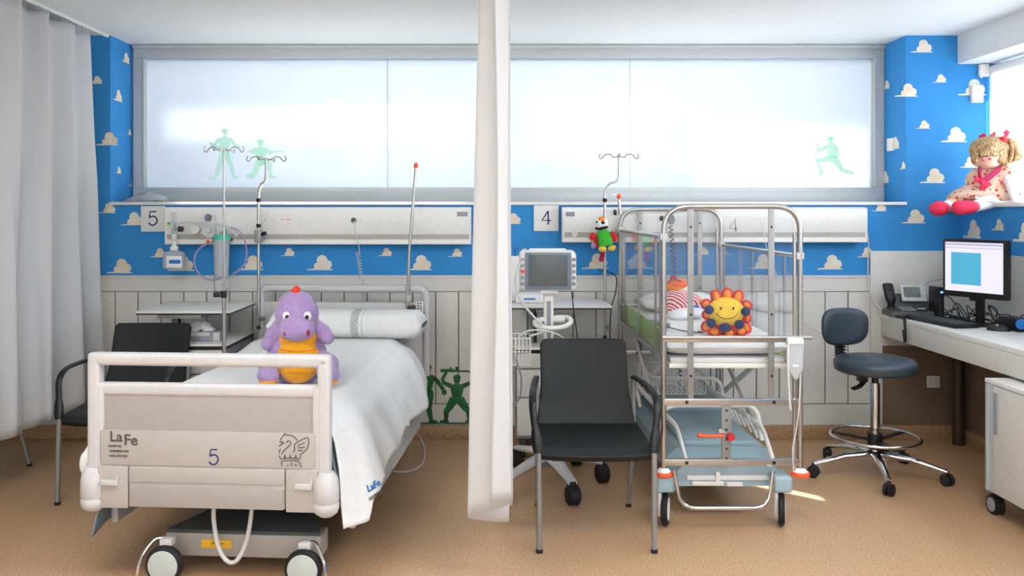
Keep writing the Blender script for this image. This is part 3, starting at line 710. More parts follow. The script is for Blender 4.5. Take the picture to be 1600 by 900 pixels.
# ------------------------------------------------------------------ drip poles
def hooks(mb, c, wd, r=.0035, drop=.02):
    c = Vector(c)
    for s in (-1, 1):
        mb.tube(catmull([c, c+Vector((s*wd*.14, 0, -.012)), c+Vector((s*wd*.22, 0, .006)), c+Vector((s*wd*.36, 0, .004)), c+Vector((s*wd*.46, 0, -drop)), c+Vector((s*wd*.52, 0, -drop*.4)), c+Vector((s*wd*.49, 0, .012))], 5), r, 8)
        mb.tube(catmull([c, c+Vector((0, s*.05, -.012)), c+Vector((s*.01, s*.09, .002)), c+Vector((s*.015, s*.12, -.02)), c+Vector((s*.02, s*.13, .006))], 5), r, 8)
    return mb
def floor_pole():
    x, y = -1.572, 5.0; t = thing('drip_stand', 'thin free standing drip stand rising behind the left end of the footboard', 'drip stand', (X(350, 4.82), 4.82, 0))
    x, y = X(350, 4.82), 4.82
    obj('lower_pole', MB('steel').cyl((x, y, .08), (x, y, 1.02), .011), t)
    obj('upper_pole', MB('steel').cyl((x, y, 1.0), (x, y, Z(232, y)), .006), t)
    obj('clamp_knob', MB('black').cyl((x-.015, y-.02, 1.0), (x-.05, y-.03, 1.0), .014).box((x, y, 1.0), (.03, .03, .04), None, .006), t)
    obj('hook_bar', hooks(MB('chrome'), (x, y, Z(232, y)), .215), t)
    bs = MB('greysteel').cyl((x, y, .06), (x, y, .11), .025)
    for k in range(5):
        a = 2*PI*k/5+1.9; bs.tube([(x, y, .085), (x+.24*math.cos(a), y+.0+.24*math.sin(a)*.0+.24*math.sin(a), .065)], [.014, .009], 8)
    obj('star_base', bs, t)
    for k in range(5):
        a = 2*PI*k/5+1.9; cx, cy = x+.24*math.cos(a), y+.24*math.sin(a)
        obj('caster', MB('blackrub').cyl((cx-.01, cy, .025), (cx+.01, cy, .025), .025), t)
floor_pole()
def wall_pole(label, px, top, bot, pbend, y=5.36, clampz=1.30):
    x = X(px, y); zt, zb = Z(top, y), Z(bot, y); t = thing('drip_pole', label, 'drip pole', (x, y, zb), 0, 'drip poles clamped to the wall trunking')
    xo = X(pbend, y); zb1, zb2 = Z(314, y), Z(284, y)
    obj('pole', MB('steel').cyl((x, y, zb), (x, y, zb1+.02), .0095), t)
    obj('crook', MB('steel').tube(catmull([(x, y, zb1), (x+.003, y, zb1+.06), (x+(xo-x)*.35, y, zb2-.015), (x+(xo-x)*.8, y, zb2+.0), (xo, y, zb2+.04), (xo, y, zt)], 6), .0085, 10).m('black').ell((x, y, zb1+.005), (.015, .015, .016)).ell((x, y, clampz+.075), (.015, .015, .016)), t)
    obj('hook_bar', hooks(MB('greysteel'), (xo, y, zt), .235, .0036), t)
    obj('clamp', MB('greysteel').b2((x-.022, y-.022, clampz-.03), (x+.022, y+.02, clampz+.05), .004).b2((x-.02, y+.02, clampz-.02), (x+.02, 5.45, clampz+.02), .003).m('black').cyl((x+.02, y-.01, clampz+.02), (x+.05, y-.02, clampz+.03), .012), t)
    obj('end_tip', MB('black').cyl((x, y, zb-.015), (x, y, zb+.005), .014, .01), t); obj('side_peg', MB('greysteel').cyl((x, y-.0, zb+.05), (x+.04, y-.01, zb+.05), .01), t)
wall_pole('steel drip pole clamped to the trunking left of the plush dinosaur', 404, 247, 510, 416)
wall_pole('steel drip pole on the trunking beside the parrot toy', 945, 243, 525, 967)
t = thing('lifting_pole', 'slanting drip pole plugged into the right end of the bed head', 'pole', B(.395, 1.93, .78))
a, b = P(637, 480, 5.3), P(650, 262, 5.3)
obj('pole', MB('steel').tube([a, a+Vector((0, 0, .06)), P(640, 385, 5.3), b], [.012, .012, .009, .009], 12), t)
obj('sleeve', MB('offwhite').cyl(P(638.5, 470, 5.3), P(639, 461, 5.3), .018), t)
obj('top_hook', MB('orange').ell(b+Vector((.0, 0, .01)), (.014, .01, .022)).m('chrome').tube(catmull([b, b+Vector((.03, 0, .0)), b+Vector((.035, 0, -.02))], 5), .003, 8), t)
obj('knob', MB('black').cyl(P(645, 481, 5.27), P(645, 481, 5.24), .018).b2(P(636, 478, 5.28), P(650, 484, 5.30), .004), t)
br = MB('white').b2(P(650, 471, 5.30), P(661, 489, 5.27), .004); br.m('darkgrey')
for i in range(2):
    for j in range(4): br.b2(P(652+i*4.2, 473+j*4, 5.2695), P(654.6+i*4.2, 475.4+j*4, 5.268))
obj('bracket_box', br, t)

# ------------------------------------------------------------------ oxygen and suction set
t = thing('oxygen_flowmeter', 'oxygen flow meter with a clear humidifier bottle hanging under it', 'flow meter', P(272, 400, 5.38))
Y = 5.39
obj('flow_tube', MB('clearpl').cyl(P(271.5, 372, Y), P(271.5, 332, Y), .012).m('teal').cyl(P(272, 362, Y-.002), P(272, 347, Y-.002), .0075), t)
obj('valve', MB('white').cyl(P(272, 374, Y), P(272, 366, Y), .016).b2(P(268, 349, Y-.01), P(277, 356, 5.44), .004).m('black').cyl(P(279, 358, Y), P(286, 358, Y), .018, .015).m('plushgreen').cyl(P(266, 349, Y-.01), P(262, 349, Y-.012), .008), t)
bt = obj('humidifier_bottle', MB('clearpl').lathe([(0, 0), (.06, .0), (.067, .01), (.067, .085), (.06, .10), (.02, .112), (.02, .125), (0, .125)], P(272, 419, Y), seg=28), t)
obj('bottle_cap', MB('white').lathe([(.024, 0), (.026, .02), (.014, .03), (.012, .06), (0, .062)], P(272, 391, Y), seg=20), bt)
obj('bottle_label', MB('white').b2(P(260, 400, Y-.069), P(284, 418, Y-.0675), .0005).m('bluelabel').b2(P(264, 406, Y-.0705), P(282, 412, Y-.0692)), bt)
t = thing('suction_regulator', 'white suction regulator with a round dial gauge on the wall trunking', 'regulator', P(328, 355, Y))
obj('housing', MB('white').lathe([(.03, 0), (.032, .04), (.02, .055), (0, .057)], P(326, 362, Y+.03), (0, -1, 0)).b2(P(321, 372, Y-.01), P(336, 340, Y+.04), .012).lathe([(.027, 0), (.027, .04), (0, .04)], P(308, 358, 5.44), (0, -1, 0)), t)
g_ = obj('gauge', MB('white').lathe([(.026, 0), (.028, .035), (.024, .038)], P(328.5, 340, Y+.01), (0, -1, 0)).m('screen_bezel').lathe([(.023, .03), (0, .031)], P(328.5, 340, Y+.01), (0, -1, 0)), t)
obj('needle', MB('black').tube([P(326, 343, Y-.03), P(331, 337, Y-.03)], .0015, 6), g_)
obj('knob', MB('offwhite').lathe([(.022, 0), (.022, .025), (.018, .03), (0, .03)], P(326, 359, Y-.025), (0, -1, 0)), t)
obj('outlet', MB('orange').cyl(P(326, 374, Y), P(326, 380, Y), .012).m('white').cyl(P(322, 374, Y), P(332, 376, Y), .01), t)
t = thing('suction_canister', 'tall clear suction canister with a turquoise lid below the trunking', 'canister', P(346, 430, Y-.02))
obj('jar', MB('clearpl').lathe([(0, 0), (.036, .0), (.043, .01), (.05, .24), (.047, .24), (.04, .012), (0, .006)], P(346, 434, Y-.03), seg=28), t)
obj('lid', MB('teal').lathe([(.052, 0), (.053, .022), (.045, .03), (.02, .036), (0, .036)], P(347, 375, Y-.03), seg=28).cyl(P(350, 368, Y-.03), P(352, 362, Y-.03), .012), t)
obj('holder', MB('black').b2(P(355, 377, Y-.02), P(364, 372, 5.44), .004), t)
def loose(name, pts, r, m_, label, cat, seg=8, group=None, sm=8):
    pp = catmull(pts, sm); o = obj(name, MB(m_).tube(pp, r, seg), loc=pp[-1]); return tag(o, label, cat, group)
loose('suction_tube', [P(324, 381, Y), P(312, 388, Y-.03), P(304, 402, Y-.05), P(306, 420, Y-.05), P(318, 434, Y-.05), P(334, 438, Y-.06), P(348, 433, Y-.09)], .0055, 'lilac', 'lilac clear tube looping from the suction regulator below the canister', 'tube')
loose('suction_tube', [P(345, 364, Y-.03), P(362, 356, Y-.05), P(378, 366, Y-.06), P(385, 388, Y-.06), P(384, 408, Y-.05), P(375, 421, Y-.05), P(364, 428, Y-.05)], .0055, 'lilac', 'lilac clear tube hanging in an arc right of the suction canister', 'tube')
loose('oxygen_tube', [P(276, 349, Y-.01), P(290, 347, Y-.03), P(318, 349, Y-.06), P(344, 351, Y-.07), P(362, 360, Y-.06), P(371, 369, Y-.04)], .008, 'clearpl', 'clear tube running along the front of the trunking beside the dial gauge', 'tube')
loose('thin_cable', [P(335, 433, Y-.06), P(335, 448, Y-.06), P(336, 455, Y-.06), P(344, 457, Y-.1), P(356, 452, Y-.05)], .0022, 'darkgrey', 'thin dark cable hanging under the suction canister', 'cable')
# nurse-call cord
t = thing('nurse_call', 'coiled grey call cord hanging from the trunking to the bed head', 'cord', P(570, 470, 5.4))
Y = 5.41
obj('plug', MB('greysteel').lathe([(.017, 0), (.017, .012), (.012, .018), (0, .018)], P(553, 344, 5.44), (0, -1, 0), 20).m('darkgrey').lathe([(.012, .019), (0, .02)], P(553, 344, 5.44), (0, -1, 0), 20), t)
obj('lead', MB('offwhite').tube(catmull([P(553, 345, 5.42), P(556, 365, Y), P(560, 382, Y), P(562, 395, Y)], 6), .0028, 8), t)
cp = []
for i in range(200):
    k = i/199; c = P(559+11*k, 393+77*k, Y); a = k*2*PI*17; cp.append(c+Vector((.013*math.cos(a), .013*math.sin(a), 0)))
obj('coil', MB('offwhite').tube(cp, .0022, 6), t)
# thin bag on the sill
pg = MB('bag'); pg.flat = True
def bf(u, v):
    x = -2.42+.26*u; y = D1+.04+.14*v; n = noise.noise(Vector((x*22, y*22, 1))); m2 = noise.noise(Vector((x*50, y*50, 5)))
    return (x, y, 1.529+.055*(math.sin(PI*u)*math.sin(PI*v))**.5*(1+.5*n)+.012*abs(m2))
pg.grid(bf, 26, 16)
t = obj('plastic_bag', pg, loc=(-2.3, D1+.1, 1.526), sharp=25); solid(t, .001); tag(t, 'crumpled clear plastic bag lying on the left end of the window sill', 'bag')
# floor cable by the bed head
loose('floor_cable', [P(657, 683, 5.3), P(664, 705, 5.2), Vector((-.43, 4.95, .008)), Vector((-.50, 4.83, .006)), Vector((-.60, 4.86, .006)), Vector((-.68, 5.0, .006))], .005, 'offwhite', 'thin white cable curling on the floor beside the bed head', 'cable')

# ------------------------------------------------------------------ curtains
def rail(label, x, y0, y1):
    t = thing('curtain_rail', label, 'curtain rail', (x, (y0+y1)/2, CH))
    obj('track', MB('white').b2((x-.009, y0, CH-.018), (x+.009, y1, CH), .002), t)
    return t
rail('white ceiling curtain rail running along the left side of the bed bay', -2.5, -1.5, 5.55)
rail('ceiling curtain rail above the narrow curtain between the two bays', 0.0, -1.5, 5.5)
def curtain(name, label, fn, nu, nv, y0, y1, x, nh):
    t = thing('curtain', label, 'curtain', (x, (y0+y1)/2, .3), 0)
    mb = MB('curtain'); mb.flat = True; mb.grid(fn, nu, nv); o = obj('cloth', mb, t, sharp=180)
    solid(o, .0015)
    hk = MB('steel')
    for i in range(nh):
        u = (i+.5)/nh; p = Vector(fn(u, 1)); hk.tube([(x, p.y, CH-.016), (x, p.y, p.z-.015)], .003, 6)
    obj('curtain_hook', hk, t)['kind'] = 'stuff'
    return t
def left_fn(u, v):
    y = 2.3+(5.27-2.3)*u; z = .30+(2.555-.30)*v
    a = u*2*PI*10; amp = .05*(1-.3*v)
    n = noise.noise(Vector((u*9, v*1.5, 0)))
    x = -2.5+amp*math.sin(a+n*1.2)+.012*math.sin(a*2.3+v*3); y += .018*math.cos(a)
    k = max(0, (u-.86)/.14)
    x += .09*k*k*(1-v)**1.2; y += .08*k*(1-v)
    z += (.012*math.sin(a))*(1-v) - .03*(1-v)*k*0
    return (x, y, z)
curtain('curtain', 'long white curtain hanging at the far left of the room', left_fn, 420, 40, 2.3, 5.3, -2.5, 24)
def mid_fn(u, v):
    y = 3.32+.60*u; z = .30+(2.555-.30)*v
    a = u*2*PI*6.5; n = noise.noise(Vector((u*6, v*1.3, 7)))
    sp = (.082-.030*v)
    x = -.008+.0*v+sp*math.sin(a+.7*n)+.010*math.sin(2.2*a+2*v); y += .012*math.cos(a)
    x += -.012*(1-v)
    z += (1-v)**3*(.055*math.sin(a*.5+1.1)-.02)
    return (x, y, z)
curtain('curtain', 'narrow gathered white curtain hanging between bay 5 and bay 4', mid_fn, 300, 40, 3.0, 3.6, 0.0, 8)

# ------------------------------------------------------------------ toy soldier stickers
def fig(name, label, parts, px, py, hpx, Y, m_, group=None, flat=.09, kindz=1):
    """parts in units of figure height, origin between the feet"""
    s = hpx*Y/F; mb = MB(m_); o0 = P(px, py, Y)
    for p in parts:
        if p[0] == 'e': mb.ell((p[1], 0, p[2]), (p[3], max(p[3], p[4]), p[4]), (0, p[5] if len(p) > 5 else 0, 0), 14)
        elif p[0] == 't': mb.tube([(a, 0, b) for a, b in p[1]], p[2], 10)
        elif p[0] == 'b': mb.box((p[1], 0, p[2]), (p[3], .06, p[4]), (0, p[5] if len(p) > 5 else 0, 0), .01)
    mb.bm.transform(Matrix.Translation(o0) @ Matrix.Diagonal((s, s*flat*kindz, s, 1)))
    o = obj(name, mb, loc=o0); return tag(o, label, 'wall sticker', group)
hands_up = [('e', 0, .80, .062, .075), ('e', 0, .845, .072, .045), ('e', 0, .62, .12, .12), ('e', 0, .54, .10, .12), ('e', 0, .45, .105, .07),
            ('t', [(-.10, .68), (-.24, .74), (-.27, .82)], [.045, .035, .028]), ('t', [(-.27, .80), (-.19, .94)], [.032, .026]), ('t', [(.10, .68), (.24, .74), (.29, .82)], [.045, .035, .028]), ('t', [(.28, .80), (.25, .94)], [.032, .026]),
            ('t', [(-.30, .965), (.30, .95)], [.022, .014]), ('b', -.17, .965, .24, .06), ('b', .0, .99, .06, .09), ('b', -.12, 1.0, .03, .06),
            ('t', [(-.05, .45), (-.15, .28), (-.20, .22)], [.085, .06, .05]), ('t', [(-.19, .24), (-.20, .06)], [.055, .035]), ('t', [(.05, .45), (.16, .28), (.22, .22)], [.085, .06, .05]), ('t', [(.21, .24), (.22, .06)], [.055, .035]),
            ('e', -.23, .035, .09, .035), ('e', .22, .035, .08, .035), ('e', 0, .008, .32, .012)]
fig('soldier_sticker', 'green toy soldier sticker holding a rifle overhead on the wainscot', hands_up, 714, 662, 86, D1-.0165, 'soldier')
side = [('e', 0, .88, .06, .07), ('e', 0, .92, .07, .045), ('e', 0, .68, .10, .15), ('e', 0, .5, .10, .08), ('t', [(.05, .76), (.16, .70), (.26, .55)], [.045, .035, .03]), ('e', .27, .51, .045, .045),
        ('t', [(-.05, .76), (-.2, .66), (-.16, .5)], [.045, .035, .03]), ('t', [(.03, .48), (.02, .26), (.06, .05)], [.08, .05, .035]), ('t', [(-.05, .48), (-.18, .26), (-.2, .05)], [.08, .05, .035]), ('e', .09, .03, .08, .03), ('e', -.2, .03, .08, .03), ('e', 0, .008, .26, .012)]
fig('soldier_sticker', 'green toy soldier sticker half hidden behind the bed', side, 668, 662, 96, D1-.0165, 'soldier')
stand = [('e', 0, .93, .055, .065), ('e', 0, .965, .065, .035), ('e', 0, .70, .11, .16), ('e', 0, .52, .09, .08), ('t', [(-.09, .80), (-.22, .66), (-.3, .72)], [.04, .035, .025]), ('t', [(.09, .80), (.22, .66), (.30, .62)], [.04, .035, .025]),
         ('t', [(-.03, .50), (-.1, .28), (-.16, .04)], [.075, .05, .035]), ('t', [(.03, .50), (.12, .28), (.18, .04)], [.075, .05, .035]), ('e', -.22, .02, .09, .025), ('e', .2, .02, .08, .025), ('b', -.14, .64, .3, .04, .3)]
fig('soldier_sticker', 'pale green standing soldier sticker on the frosted window, left', stand, 351, 279, 78, D2+.018, 'paleg', flat=.03)
kneel = [('e', 0, .90, .07, .08), ('e', 0, .94, .085, .05), ('e', 0, .62, .13, .2), ('e', 0, .42, .13, .1), ('b', .15, .68, .9, .028), ('t', [(-.1, .75), (-.25, .66), (-.1, .64)], [.05, .04, .03]), ('t', [(.1, .75), (.25, .62), (.3, .68)], [.05, .04, .03]),
         ('t', [(.03, .42), (.22, .38), (.26, .05)], [.09, .07, .04]), ('t', [(-.05, .40), (-.16, .12), (-.28, .06)], [.09, .07, .05]), ('e', -.25, .06, .12, .06), ('e', .3, .03, .1, .03)]
fig('soldier_sticker', 'pale green kneeling soldier sticker on the window behind a drip pole hook', kneel, 407, 279, 62, D2+.018, 'paleg', flat=.03)
kn2 = [('e', 0, .92, .07, .08), ('e', .0, .96, .08, .045), ('e', .03, .66, .13, .2), ('e', .06, .45, .12, .1), ('t', [(-.06, .78), (-.3, .62), (-.34, .82)], [.05, .04, .03]), ('t', [(.1, .75), (.22, .55), (.1, .45)], [.05, .04, .03]),
       ('t', [(.0, .44), (-.36, .38), (-.22, .05)], [.09, .06, .04]), ('t', [(.1, .42), (.3, .14), (.6, .05)], [.09, .06, .04]), ('e', -.25, .02, .1, .03), ('b', -.36, .6, .04, .3, .2)]
fig('soldier_sticker', 'pale green crouching soldier sticker at the right end of the window', kn2, 1298, 274, 60, D2+.018, 'paleg', flat=.03)
# ------------------------------------------------------------------ cot with clear sides
A0, A1, Q0, Q1 = .777, 1.41, 4.0, 5.4
cot = thing('hospital_cot', 'tall steel framed cot with clear acrylic sides on a blue-grey wheeled base', 'cot', ((A0+A1)/2, 4.7, 0))
for Y, zt in ((Q0, 1.485), (Q1, 1.478)):
    obj('end_hoop', MB('steel').tube(fillet([(A0, Y, .25), (A0, Y, zt), (A1, Y, zt), (A1, Y, .25)], .12, 8), .0125, 14), cot)
    for x_ in (A0+.027*0+.0, A1-.0):
        pass
    obj('inner_post', MB('steel').cyl((A1-.026, Y, .26), (A1-.026, Y, 1.36), .009), cot)
    obj('inner_post', MB('steel').cyl((A0+.026 if Y > 5 else A0-.0001, Y+.02, .26), (A0+.026 if Y > 5 else A0-.0001, Y+.02, 1.36), .009), cot)
    for px in (1079, 1205):
        x_ = X(px, Q0)
        bar = MB('greysteel').b2((x_-.014, Y-.004, .58), (x_+.014, Y+.004, zt-.01), .002)
        bo = obj('upright_bar', bar, cot)
        bolt = MB('black')
        for zz in (1.39, .985, .70): bolt.cyl((x_, Y-.004, zz), (x_, Y-.008, zz), .006, seg=10)
        for zz in (1.39,): pass
        bo2 = obj('bolts', bolt, bo); bo2['kind'] = 'stuff'
    for zz, h in ((.868, .012), (.58, .016), (.30, .016)):
        bl_ = MB('steel').b2((A0-.005, Y-.012, zz-h), (A1+.012 if zz > .8 else A1, Y+.006, zz+h), .004)
        if zz > .8: bl_.tube([(A0-.01, Y-.02, zz+.012), (A1+.045, Y-.02, zz+.012)], .009, 10)
        if zz < .8: bl_.m('black').cyl((X(1072, Q0), Y-.012, zz), (X(1072, Q0), Y-.016, zz), .008, seg=12).cyl((X(1208, Q0), Y-.012, zz), (X(1208, Q0), Y-.016, zz), .008, seg=12)
        obj('end_rail', bl_, cot)
    obj('end_pane', MB('plexi').b2((A0+.015, Y-.0025+.012, .90), (A1-.03, Y+.0025+.012, 1.44), .0), cot)
for x_ in (A0, A1):
    for Y in (Q0, Q1):
        bm_ = MB('white').lathe([(.016, .275), (.03, .262), (.038, .25), (.03, .24), (0, .238)], (x_, Y, 0), seg=24)
        bm_.m('orange').lathe([(.028, .236), (.042, .238), (.044, .247), (.040, .256), (.02, .258)], (x_, Y, 0), seg=24)
        obj('corner_bumper', bm_, cot)
# drop sides
def side(x_, z0, z1, ys, s):
    so = obj('drop_side', MB('steel').tube([(x_, Q0+.03, z1), (x_, Q1-.03, z1)], .0105, 12).tube([(x_, Q0+.03, z0), (x_, Q1-.03, z0)], .0095, 12), cot)
    for y in ys: obj('side_bar', MB('greysteel').b2((x_-.005, y-.007, z0), (x_+.005, y+.007, z1), .001), so)
    obj('side_pane', MB('plexi').b2((x_+s*.006, Q0+.04, z0+.01), (x_+s*.010, Q1-.04, z1-.01)), so)
    for y in (Q0+.015, Q1-.015): obj('side_clip', MB('offwhite').box((x_, y, z1), (.034, .05, .036), None, .008), so)
    return so
side(A0, .775, 1.345, (4.07, 4.20, 4.70, 5.33), 1)
side(A1, .735, 1.255, (4.07, 4.22, 4.75, 5.33), -1)
obj('side_padding', MB('lime').b2((A0+.014, Q0+.08, .785), (A0+.026, Q1-.08, .895), .005), cot)
obj('side_padding', MB('lime').b2((A1-.026, Q0+.25, .745), (A1-.014, Q1-.3, .80), .005), cot)
obj('mattress_tray', MB('cream').b2((A0+.03, Q0+.03, .728), (A1-.045, Q1-.04, .752), .008).m('offwhite').b2((A0+.04, Q0+.04, .752), (A1-.055, Q1-.05, .775), .006), cot)
for x_ in (A0+.06, A1-.09):
    obj('lift_arm', MB('cream').tube([(x_, 5.25, .725), (x_, 4.35, .36)], .016, 8, flat=(1.2, .6)), cot)
    obj('lift_arm', MB('cream').tube([(x_+.03, 4.35, .725), (x_+.03, 5.20, .36)], .016, 8, flat=(1.2, .6)), cot)
cm = MB('linen'); cm.flat = True
def cmf(u, v):
    a = 2*PI*u; ca, sa = math.cos(a), math.sin(a)
    e = min(1, min(v, 1-v)*14)**.5
    return ((A0+A1)/2-.005+.285*math.copysign(abs(ca)**.35, ca), Q0+.045+(Q1-Q0-.1)*v, .822+.047*e*math.copysign(abs(sa)**.5, sa)+.003*noise.noise(Vector((ca*3, v*9, sa))))
cm.grid(cmf, 64, 40, closed_u=True)
t = obj('cot_mattress', cm, loc=((A0+A1)/2, 4.7, .775), sharp=180); tag(t, 'white sheeted mattress lying in the cot', 'mattress')
cpw = MB('linen'); cpw.flat = True
def cpf(u, v):
    a = 2*PI*u; ca, sa = math.cos(a), math.sin(a); e = max(0, min(1, min(v, 1-v)*5))**.5
    return (.86+.46*v, 5.13+.15*(.5+.5*e)*math.copysign(abs(ca)**.7, ca), .925+.055*e*math.copysign(abs(sa)**.9, sa)+.004*noise.noise(Vector((v*6, ca, sa))))
cpw.grid(cpf, 32, 30, closed_u=True)
tag(obj('cot_pillow', cpw, loc=(1.09, 5.13, .87), sharp=180), 'small white pillow at the far end of the cot', 'pillow')
# perforated centre post with lever
cpst = obj('centre_post', MB('greysteel').b2((X(1127, Q0), Q0-.008, .29), (X(1142, Q0), Q0+.006, .585), .002), cot)
ho = MB('black')
for k in range(6): ho.cyl((X(1134.5, Q0), Q0-.008, .32+.044*k), (X(1134.5, Q0), Q0-.0095, .32+.044*k), .0055, seg=10)
q = obj('post_holes', ho, cpst); q['kind'] = 'stuff'
lv = obj('release_lever', MB('orange').tube(catmull([P(1090, 680, 3.96), P(1108, 681.5, 3.96), P(1130, 681, 3.97)], 4), [.014, .015, .011], 12, flat=(.7, 1)), cpst)
obj('lever_knob', MB('red').lathe([(.017, 0), (.019, .01), (.015, .02), (0, .022)], P(1141, 682, 3.99), (0, -1, 0), 20).m('chrome').b2(P(1122, 676, 3.985), P(1134, 671, 3.97), .002), lv)
# moulded base cover
tb_ = MB('tub')
def arch(y, k=1.0, z0=.17, zt=.34): return [((A0+.07), y, z0), ((A0+.055), y, zt-.05), ((A0+.10), y, zt), ((A1-.10), y, zt), ((A1-.055), y, zt-.05), ((A1-.07), y, z0)]
tb_.prism([(x, y, z) for x, y, z in arch(Q0+.06, 1, .17, .265)], (0, .14, 0))
tb_.prism([(x, y, z) for x, y, z in arch(Q0+.20, 1, .17, .315)], (0, 1.10, 0))
tb_.box(((A0+A1)/2, 4.62, .325), (.36, .8, .03), None, .012, 3).box(((A0+A1)/2, 5.05, .37), (.40, .42, .08), None, .03, 3)
tb_.m('cream').b2((X(1085, Q0), Q0+.045, .175), (X(1135, Q0), Q0+.07, .195), .003).b2((X(1140, Q0), Q0+.045, .172), (X(1165, Q0), Q0+.07, .19), .003)
obj('base_cover', tb_, cot)
obj('base_trim', MB('white').b2((A0+.12, Q0+.052, .20), (A1-.12, Q0+.06, .222), .003).box((X(1126, Q0), Q0+.052, .215), (.02, .02, .05), None, .006), cot)
obj('foot_bar', MB('chrome').tube(fillet([P(1054, 735, 3.97), P(1064, 794, 3.95), P(1200, 794, 3.95), P(1208, 735, 3.97)], .07, 8), .0095, 12), cot)
for x_, sgn in ((X(1037, Q0), 1), (X(1219, Q0), 1)):
    for Y in (Q0+.02, Q1-.12):
        wl = obj('caster_wheel', MB('blackrub').lathe([(.05, -.014), (.066, -.015), (.075, -.007), (.075, .007), (.066, .015), (.05, .014)], (x_+.012, Y, .076), (math.cos(.30), -math.sin(.30), 0), 32), cot)
        obj('wheel_disc', MB('white').lathe([(0, -.018), (.05, -.017), (.055, -.012), (.055, .012), (.05, .017), (0, .018)], (x_+.012, Y, .076), (math.cos(.30), -math.sin(.30), 0), 28).m('offwhite').box((x_-.012, Y, .115), (.018, .075, .13), (0, 0, -.3), .008), wl)
        obj('wheel_housing', MB('tub').box((x_+.008, Y+.02, .20), (.085, .13, .075), None, .014, 3), wl)
# white guard tubes over the base
for Y in (4.25, 4.95):
    obj('guard_tube', MB('white').tube(fillet([(A0+.05, Y, .34), (A0+.03, Y+.02, .47), (A0+.10, Y+.03, .50), (A1-.15, Y+.03, .50), (A1-.115, Y+.02, .47), (A1-.10, Y, .335)], .03, 4), .011, 10), cot)
for x0, x1 in ((A0+.04, A0+.12), (A1-.20, A1-.10)):
    obj('guard_rail', MB('white').tube(fillet([(x0, 5.15, .46), (x0, 4.75, .46), (x1-.02, 4.18, .42), (x1, 4.06, .275)], .05, 4), .013, 10, flat=(1.2, .7)), cot)
for k in range(7):
    y = 4.3+.11*k; obj('guard_stay', MB('white').tube([(A1-.16, y, .45), (A1-.10, y+.02, .33)], .006, 8), cot)
# wire basket under the tray
wk = MB('white'); bz, by0, by1, bx0, bx1 = .50, 4.55, 5.0, A0+.05, A0+.33
for z_ in (bz, bz+.09): wk.tube(fillet([(bx0, by0, z_), (bx1, by0, z_), (bx1, by1, z_), (bx0, by1, z_), (bx0, by0, z_)], .02, 3), .003, 6)
for k in range(12):
    x_ = bx0+(bx1-bx0)*k/11; wk.tube([(x_, by0, bz+.09), (x_, by0, bz), (x_, by1, bz), (x_, by1, bz+.09)], .002, 5)
for k in range(9):
    y_ = by0+(by1-by0)*k/8; wk.tube([(bx0, y_, bz+.09), (bx0, y_, bz), (bx1, y_, bz), (bx1, y_, bz+.09)], .002, 5)
obj('wire_basket', wk, cot)
# corner pole with orange tip
obj('corner_pole', MB('steel').cyl((A0, Q1+.0, 1.45), P(967, 312, Q1), .010).m('orange').ell(P(967, 307, Q1), (.015, .015, .017)).m('chrome').tube([P(957, 304, Q1), P(979, 306, Q1)], .003, 6).m('black').box(P(961, 332, Q1), (.02, .02, .035), None, .006), cot)
obj('number_sticker', MB('ink').tube([P(1150, 362, Q1-.004), P(1148, 342, Q1-.004), P(1139.5, 357, Q1-.004), P(1152, 357.5, Q1-.004)], .0028, 6), cot)
# things in and on the cot
t = thing('hand_control', 'grey-blue corded hand control lying on the cot mattress by the left side', 'remote control', P(1022, 516, 4.35))
hz = .873
obj('handset', MB('screen_bezel').box((.835, 4.42, hz+.014), (.05, .17, .026), (0, 0, .25), .008), t)
obj('cord', MB('darkgrey').tube(catmull([(.86, 4.33, hz+.01), (.92, 4.22, hz+.004), (1.0, 4.17, hz+.004), (.99, 4.22, hz+.004)], 6), .003, 6), t)
SY = 4.13
sn = thing('plush_sun', 'smiling yellow and red sun cushion standing at the front of the cot', 'soft toy', (X(1135, SY), SY, .87))
def sp(px, py, dy=0): return P(px, py, SY+dy)
ss = SY/F
rays_ = [(1119, 464, 9, 12, -.25), (1136, 461, 9, 12, 0), (1153, 464, 9, 12, .3), (1103, 475, 9, 8, -.9), (1167, 477, 9, 8, .9), (1104, 492, 8, 8, 0), (1167, 497, 7, 9, 0),
         (1104, 510, 9, 10, .6), (1166, 512, 8, 10, -.5), (1116, 518, 11, 9, .3), (1139, 520, 11, 8, 0), (1158, 517, 10, 9, -.3)]
bk = MB('plushred').ell(sp(1135, 491, .03), (34*ss, .045, 32*ss))
for x_, y_, a_, b_, r_ in rays_: bk.ell(sp(x_, y_, .02), (a_*ss, .03, b_*ss), (0, r_, 0))
obj('ray_backing', bk, sn)
ry = MB('sunorange')
for x_, y_, a_, b_, r_ in rays_: ry.ell(sp(x_, y_, .002), ((a_-3.6)*ss, .024, (b_-3.6)*ss), (0, r_, 0))
obj('rays', ry, sn)
obj('face', MB('sunyel').ell(sp(1134, 487, -.005), (29*ss, .05, 23*ss)), sn)
for px, py in ((1108, 484), (1165, 487), (1111, 505), (1155, 507), (1133, 512)):
    obj('pompom', MB('navy').ell(sp(px, py, -.045), (7.2*ss if py < 510 else 9.5*ss, .02, 7*ss)), sn)
for px in (1126, 1146): obj('eye', MB('eyeblack').ell(sp(px, 482, -.053), (1.4*ss, .004, 2.4*ss)), sn)
def onface(px, py):
    a = (px-1134)/29; b = (py-487)/23; d = max(0, 1-a*a-b*b)**.5; return sp(px, py, -.009-.05*d)
obj('mouth', MB('eyeblack').tube(catmull([onface(1118, 489), onface(1126, 496), onface(1136, 498), onface(1146, 496), onface(1153, 489)], 5), .0016, 6), sn)
